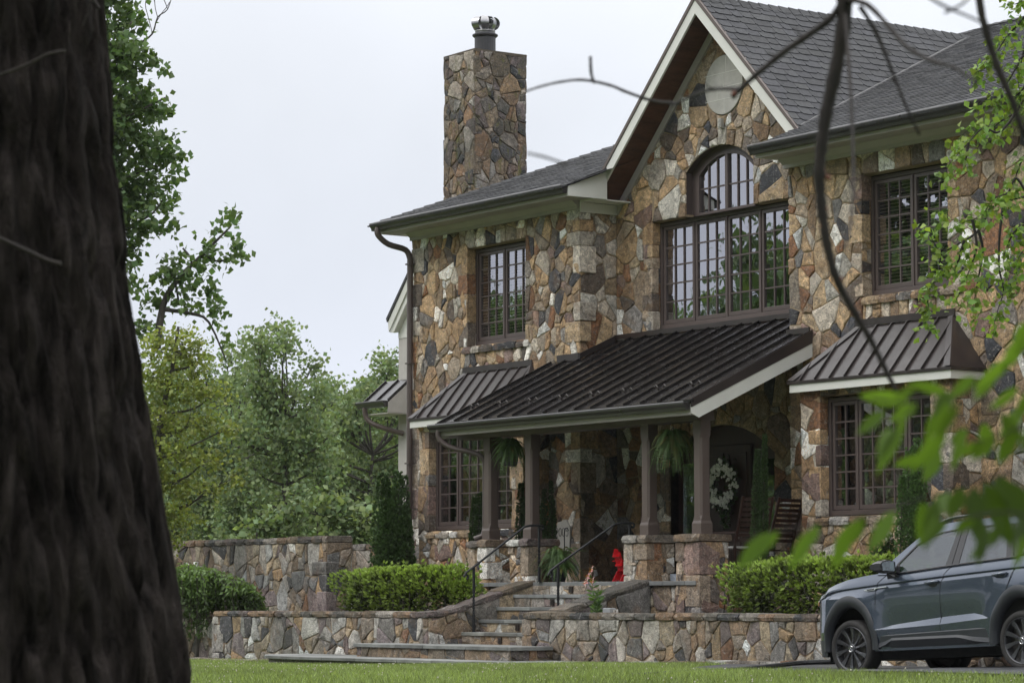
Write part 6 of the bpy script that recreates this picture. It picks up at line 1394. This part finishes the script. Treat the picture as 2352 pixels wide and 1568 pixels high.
# ------------------------------------------------------------------ things on and around the porch
def fern(name, label, loc, R_, drop, seed, n=46, pot=True, hang=None, brown=.12, up=.35):
    rs = np.random.RandomState(seed); rd = random.Random(seed); t = thing(name, label, 'fern', loc, group='potted ferns on the porch'); c = Vector(loc); Ps = []; V = []; F = []; T = []; st = MB()
    for i in range(int(n*2.8)):
        a = rd.uniform(0, 6.28); r = R_*rd.uniform(.3, 1.1); h = up*rd.uniform(.1, 1.15); dr = drop*rd.uniform(.1, 1.3); r *= rd.uniform(.7, 1); path = []
        for k in range(13):
            f = k/12; path.append(c+Vector((math.cos(a)*r*f, math.sin(a)*r*f, h*math.sin(min(1, f*1.5)*math.pi*.62)-dr*f*f*f)))
        tube(st, path, .0022, 3); g = rd.uniform(.6, 1.4); br = rd.random() < brown
        for k in range(1, 13):
            d = (path[k]-path[k-1]).normalized(); sd_ = d.cross(Vector((0, 0, 1)))
            if sd_.length < .1: sd_ = Vector((1, 0, 0))
            sd_.normalize(); ln = .052*math.sin((.12+.85*k/12)*math.pi)**.7
            for m_ in (0, .5):
                q = path[k-1].lerp(path[k], m_)
                for s_ in (-1, 1):
                    tip = q+sd_*s_*ln+d*ln*.35+Vector((0, 0, -ln*.35)); b = len(V); V += [tuple(q-d*.008), tuple(q+d*.012), tuple(tip)]; F.append((b, b+1, b+2)); T.append((1.6*g, .9*g, .8*g) if br else (g, g, g))
    quick_mesh('fronds', np.array(V), np.array(F), np.array(T), M['fern'], t); obj('frond_stem', st, M['fern'], t)
    if pot: p = MB(); lathe(p, c, [(0, -.20), (.09, -.20), (.11, -.16), (.135, .0), (.14, .01), (.12, .01), (.11, -.02), (0, -.02)], 18); obj('pot', p, M['flue'], t, smooth=False)
    if hang:
        w_ = MB()
        for a in (0, 2.1, 4.2): tube(w_, [c+Vector((.13*math.cos(a), .13*math.sin(a), 0)), Vector((c.x, c.y, hang-.06))], .003, 4)
        tube(w_, [Vector((c.x, c.y, hang-.07)), Vector((c.x, c.y, hang))], .004, 4); obj('hanger', w_, M['iron'], t)
    return t
a = onY(1172, 1040, -1.70); fern('hanging_fern', 'dark green fern in a black basket hanging between the two left porch posts', (a.x, a.y, a.z), .34, .32, 1, 60, hang=3.37, brown=.05, up=.22)
a = onY(1546, 1025, -1.70); fern('hanging_fern', 'bushy fern with browning lower fronds hanging left of the rightmost porch post', (a.x, a.y, a.z+.02), .40, .42, 2, 90, hang=3.37, brown=.3, up=.22)
a = onY(1283, 1300, -1.62); fern('potted_fern', 'fresh green fern in a black pot on the porch floor beside the left pier', (a.x, a.y, 1.372), .46, .30, 3, 60, up=.30)
hk = MB(); b = Vector((a.x-.02, -1.5, 1.165)); tube(hk, [b, b+Vector((0, 0, .75))]+[b+Vector((.05-.05*math.cos(R(q)), 0, .75+.05*math.sin(R(q)))) for q in range(0, 200, 25)], .008, 6); tag(obj('crook_hook', hk, M['iron']), 'black iron crook standing in the fresh green potted fern', 'hook')
# wreath on the door
def wreath():
    c = onY(1661, 1113, GY+.02); t = thing('wreath', 'white flower wreath with trailing ivy hung on the dark front door', 'wreath', c); rd = random.Random(12); rs = np.random.RandomState(12); fl = MB()
    for i in range(180):
        a = rd.uniform(0, 6.28); r = .25+rd.gauss(0, .045); low = .5-.5*math.sin(a); 
        p = c+Vector((r*math.cos(a), rd.uniform(-.06, .0), r*1.12*math.sin(a))); s_ = rd.uniform(.020, .036)*(1+.25*low); ax = Vector((rd.uniform(-.6, .6), -1, rd.uniform(-.6, .6))); g = rd.uniform(.8, 1.1)
        for k in range(2): lathe(fl, p, [(0, -.3*s_), (s_*.55, -.2*s_), (s_*(1-.35*k), .25*s_*(1+k)), (s_*.6, .5*s_), (0, .3*s_)], 6, t=(g, g, g*.97), axis=ax+Vector((rd.uniform(-.3, .3), 0, rd.uniform(-.3, .3))))
    obj('flowers', fl, plain('white_petals', (.82, .82, .80), .8, var=.1, sc=30), t)
    P_ = []
    for i in range(420):
        a = rd.uniform(0, 6.28); r = .26+rd.gauss(0, .06); P_.append(tuple(c+Vector((r*math.cos(a), rd.uniform(-.03, .04), r*1.12*math.sin(a)))))
    for i in range(150):
        f = rd.random(); x = rd.uniform(-.05, .22); P_.append(tuple(c+Vector((x*(1-.3*f), -.03, -.26-.36*f*(1 if x > 0 else .5)))))
    V, F = leaves_arr(np.array(P_), .055, rs, .6, .4); quick_mesh('greenery', V, F, leaf_tints(len(P_), rs, .5, 1.4), M['box'], t)
    rg = MB(); tube(rg, [c+Vector((.25*math.cos(R(q)), .03, .28*math.sin(R(q)))) for q in range(0, 361, 20)], .012, 6); obj('ring', rg, M['twig'], t)
wreath()
# small red adirondack chair: fan back leaning to the left of the picture, arms and seat to the right
def red_chair():
    a = onY(1434, 1333, -1.05); t = thing('adirondack_chair', 'small glossy red adirondack chair on the porch beside the third pier', 'chair', (a.x, a.y, 1.165), R(-18)); red = plain('red_plastic', (.50, .006, .012), .25, var=.06)
    # local frame: sitter faces +y
    def q(mb, *a_): box(mb, *a_)
    b = MB()
    for i in range(5):
        x = -.13+i*.065; tp = .46+.055*(1-((i-2)/2)**2); prism(b, [(x-.026, -.05, .17), (x+.026, -.05, .17), (x*1.15+.028, -.05-(tp-.17)*.30, tp), (x*1.15-.028, -.05-(tp-.17)*.30, tp)], (0, .014, 0))
    obj('backrest', b, red, t, bevel=.006, local=True)
    for z, w_ in ((.26, .16), (.40, .17)):
        r = MB(); y = -.05-(z-.17)*.30-.016; box(r, (-w_, y-.008, z-.018), (w_, y+.012, z+.018)); obj('back_rail', r, red, t, bevel=.004, local=True)
    s_ = MB()
    for i in range(5): z = .17+.018*i; box(s_, (-.17, -.04+i*.062, z-.008), (.17, .015+i*.062, z+.006))
    obj('seat', s_, red, t, bevel=.004, local=True)
    for x in (-.205, .205):
        ar = MB(); box(ar, (x-.04, -.12, .315), (x+.04, .28, .332)); obj('armrest', ar, red, t, bevel=.006, local=True)
        l = MB(); prism(l, [(x-.012, .22, 0), (x-.012, .27, 0), (x-.012, .27, .315), (x-.012, .20, .315)], (.024, 0, 0)); obj('leg', l, red, t, bevel=.003, local=True)
        l = MB(); prism(l, [(x*.9-.012, -.15, 0), (x*.9-.012, -.09, 0), (x*.9-.012, .27, .20), (x*.9-.012, .26, .255), (x*.9-.012, -.06, .17)], (.024, 0, 0)); obj('leg', l, red, t, bevel=.003, local=True)
    t.scale = (.92, .92, .95); return t
red_chair()
# dark wooden rocking chairs
def rocker(label, x, y, rz):
    t = thing('rocking_chair', label, 'rocking chair', (x, y, 1.165), rz, 'rocking chairs at the right end of the porch'); wd = plain('mahogany_stain', (.035, .014, .010), .4, var=.25, sc=8)
    for s_ in (-1, 1):
        rk = MB(); pa = [(s_*.25, -.42+.10*i, .02+.10*((i-4.5)/4.5)**2*.8) for i in range(10)]; tube(rk, pa, .018, 6); obj('rocker', rk, wd, t, local=True)
        p_ = MB(); tube(p_, [(s_*.25, -.22, .05), (s_*.25, -.24, .45), (s_*.25, -.46, 1.16)], .022, 8); obj('back_post', p_, wd, t, local=True)
        p_ = MB(); tube(p_, [(s_*.25, .25, .05), (s_*.25, .27, .66)], .02, 8); obj('leg', p_, wd, t, local=True)
        ar = MB(); box(ar, (s_*.25-.035, -.30, .655), (s_*.25+.035, .33, .678)); obj('armrest', ar, wd, t, bevel=.006, local=True)
    b = MB()
    for i in range(9): z = .54+i*.07; y_ = -.24-(z-.45)*.31; box(b, (-.235, y_-.008, z), (.235, y_+.008, z+.045))
    obj('back_slat', b, wd, t, local=True)
    s2 = MB()
    for i in range(8): box(s2, (-.25, -.22+i*.063, .42+.004*i), (.25, -.17+i*.063, .435+.004*i))
    obj('seat', s2, wd, t, local=True)
    return t
a = onY(1700, 1330, -.95); rocker('dark red-brown rocking chair with white ties on its seat, right of the rightmost pier', a.x, -.95, R(85))
b = onY(1775, 1320, -.35); rocker('darker rocking chair further back, behind the tall narrow holly', b.x-.1, -.38, R(100))
cu = MB(); box(cu, (a.x-.24, -1.17, 1.605), (a.x+.20, -.73, 1.645)); tag(obj('seat_cushion', cu, plain('white_cloth', (.5, .5, .5), .8, var=.1), bevel=.02), 'thin white cushion lying on the rocking chair seat', 'cushion')
tie = MB(); tube(tie, smooth_path([(a.x-.02, -1.22, 1.62), (a.x+.02, -1.26, 1.58), (a.x+.05, -1.25, 1.50), (a.x+.02, -1.24, 1.40)], 4), .007, 5); tube(tie, smooth_path([(a.x-.06, -1.23, 1.63), (a.x, -1.26, 1.66), (a.x+.08, -1.25, 1.63)], 3), .007, 5); tag(obj('cloth_tie', tie, plain('white_ribbon', (.6, .6, .6), .7)), 'white ribbon tied round the rocking chair arm post', 'ribbon')
# folded paper on the porch floor, cable, lily, flood light, hose, candle
p = onY(1549, 1329, -1.55); pp = MB(); prism(pp, [(p.x-.09, p.y, 1.175), (p.x+.10, p.y-.05, 1.168), (p.x+.09, p.y-.05, 1.20), (p.x-.10, p.y, 1.27)], (.02, .10, .0)); tag(obj('folded_paper', pp, plain('pale_paper', (.45, .5, .58), .7)), 'folded pale paper lying on the porch floor between the two right piers', 'paper')
cb = MB(); c = onY(1665, 1400, -2.15); rd = random.Random(2); tube(cb, smooth_path([(c.x-.10, -2.10, .62), (c.x-.02, -2.12, .9), (c.x+.14, -2.10, 1.14), (c.x+.02, -2.12, 1.18), (c.x-.08, -2.1, 1.02), (c.x+.06, -2.12, .8), (c.x+.14, -2.1, .62)], 5), .007, 5); tag(obj('black_cable', cb, M['iron']), 'black cable looped against the stone base right of the rightmost pier', 'cable')
def lily():
    b = onY(1368, 1406, -3.42); b.z = .60; t = thing('lily', 'lily with pink and white blooms in the bed beside the right cheek wall', 'flower', b); rd = random.Random(4); rs = np.random.RandomState(4); st = MB(); P_ = []; D_ = []
    for k, (dx, top) in enumerate(((0, 1.20), (.05, 1.02), (-.05, .98))):
        e = Vector((b.x+dx-.10*(k == 0), b.y, top)); path = smooth_path([b, (b+e)/2+Vector((.02, 0, 0)), e], 6); st = MB(); tube(st, path, .006, 5); obj('stem', st, M['fern'], t)
        for q in path[2:-1]:
            for _ in range(4): a = rd.uniform(0, 6.28); P_.append(tuple(q)); D_.append((math.cos(a)*1.6, math.sin(a)*1.6, .9))
    V, F = leaves_arr(np.array(P_), .12, rs, .2, .12, .2, D=np.array(D_), spread=.3); quick_mesh('leaves', V, F, leaf_tints(len(P_), rs, .8, 1.5), M['fern'], t)
    pk = leaf_mat('lily_petal', (.72, .56, .56), .3)
    for k, (dx, z) in enumerate(((-.10, 1.21), (-.02, 1.30), (-.16, 1.14), (.0, 1.15))):
        f = MB(); c = Vector((b.x+dx, b.y-.02, z)); ax = Vector((rd.uniform(-.6, .6), -.8, .2)).normalized(); u = ax.orthogonal().normalized(); v_ = ax.cross(u)
        for j in range(6):
            a = j*1.047+rd.uniform(-.1, .1); d = u*math.cos(a)+v_*math.sin(a); s_ = ax.cross(d); f.add([c, c+d*.04+ax*.03+s_*.016, c+d*.085+ax*.01, c+d*.04+ax*.03-s_*.016, c+d*.04+ax*.024], [(0, 1, 4), (1, 2, 4), (2, 3, 4), (3, 0, 4)], 0, (1, .95, .95) if j % 2 else (.85, .45, .55))
        fo = obj('bloom', f, pk, t); an = MB()
        for j in range(4): tube(an, [c, c+ax*.06+u*rd.uniform(-.03, .03)+v_*rd.uniform(-.03, .03)], .003, 4)
        obj('stamen', an, plain('orange_stamen', (.5, .2, .03), .7), fo)
lily()
f = onY(1402, 1398, -3.45); fb_ = MB(); box(fb_, (f.x-.11, f.y-.05, .68), (f.x+.06, f.y+.05, .80)); ft_ = thing('flood_light', 'small grey flood light on the terrace wall beside the lily', 'light', (f.x, f.y, .65)); obj('lamp_body', fb_, plain('grey_enamel', (.26, .27, .28), .5), ft_, bevel=.01); fb2 = MB(); tube(fb2, [(f.x+.09, f.y, .60), (f.x+.09, f.y, .77), (f.x+.15, f.y, .78), (f.x+.16, f.y, .62)], .016, 6); obj('bracket', fb2, M['limestone'], ft_)
def hp(px, py, z): z += .055; d = (.9-z)*6533/(py-1378); return at(px, py, d)
hs_ = MB(); tube(hs_, smooth_path([hp(1440, 1552, .075), hp(1520, 1547, .085), hp(1600, 1542, .095), hp(1700, 1536, .11), hp(1780, 1528, .13), hp(1830, 1522, .14), hp(1885, 1519.5, .15), hp(1960, 1519, .15)], 4), .028, 7); tag(obj('black_hose', hs_, M['iron']), 'black hose running across the grass edge to the grey car', 'hose')
cn = MB(); lathe(cn, (6.50, GY+.32, 5.14), [(.035, 0), (.035, .02), (.012, .03), (.012, .26), (.0, .27)], 10); tag(obj('window_candle', cn, M['white']), 'thin white candle standing inside the lower left of the gable window', 'candle')

# ------------------------------------------------------------------ damp air
hz = MB(); box(hz, (-160, -110, -4), (140, 150, 32)); m = bpy.data.materials.new('damp_air'); m.use_nodes = True; nt = m.node_tree; nt.nodes.clear(); o = nd(nt, 'ShaderNodeOutputMaterial'); pv = nd(nt, 'ShaderNodeVolumePrincipled')
pv.inputs['Color'].default_value = (.93, .95, 1, 1); pv.inputs['Density'].default_value = .00012; L(nt, pv.outputs[0], o.inputs['Volume'])
tag(obj('haze', hz, m), 'pale damp haze in the air over the whole garden', 'haze', kind='stuff')
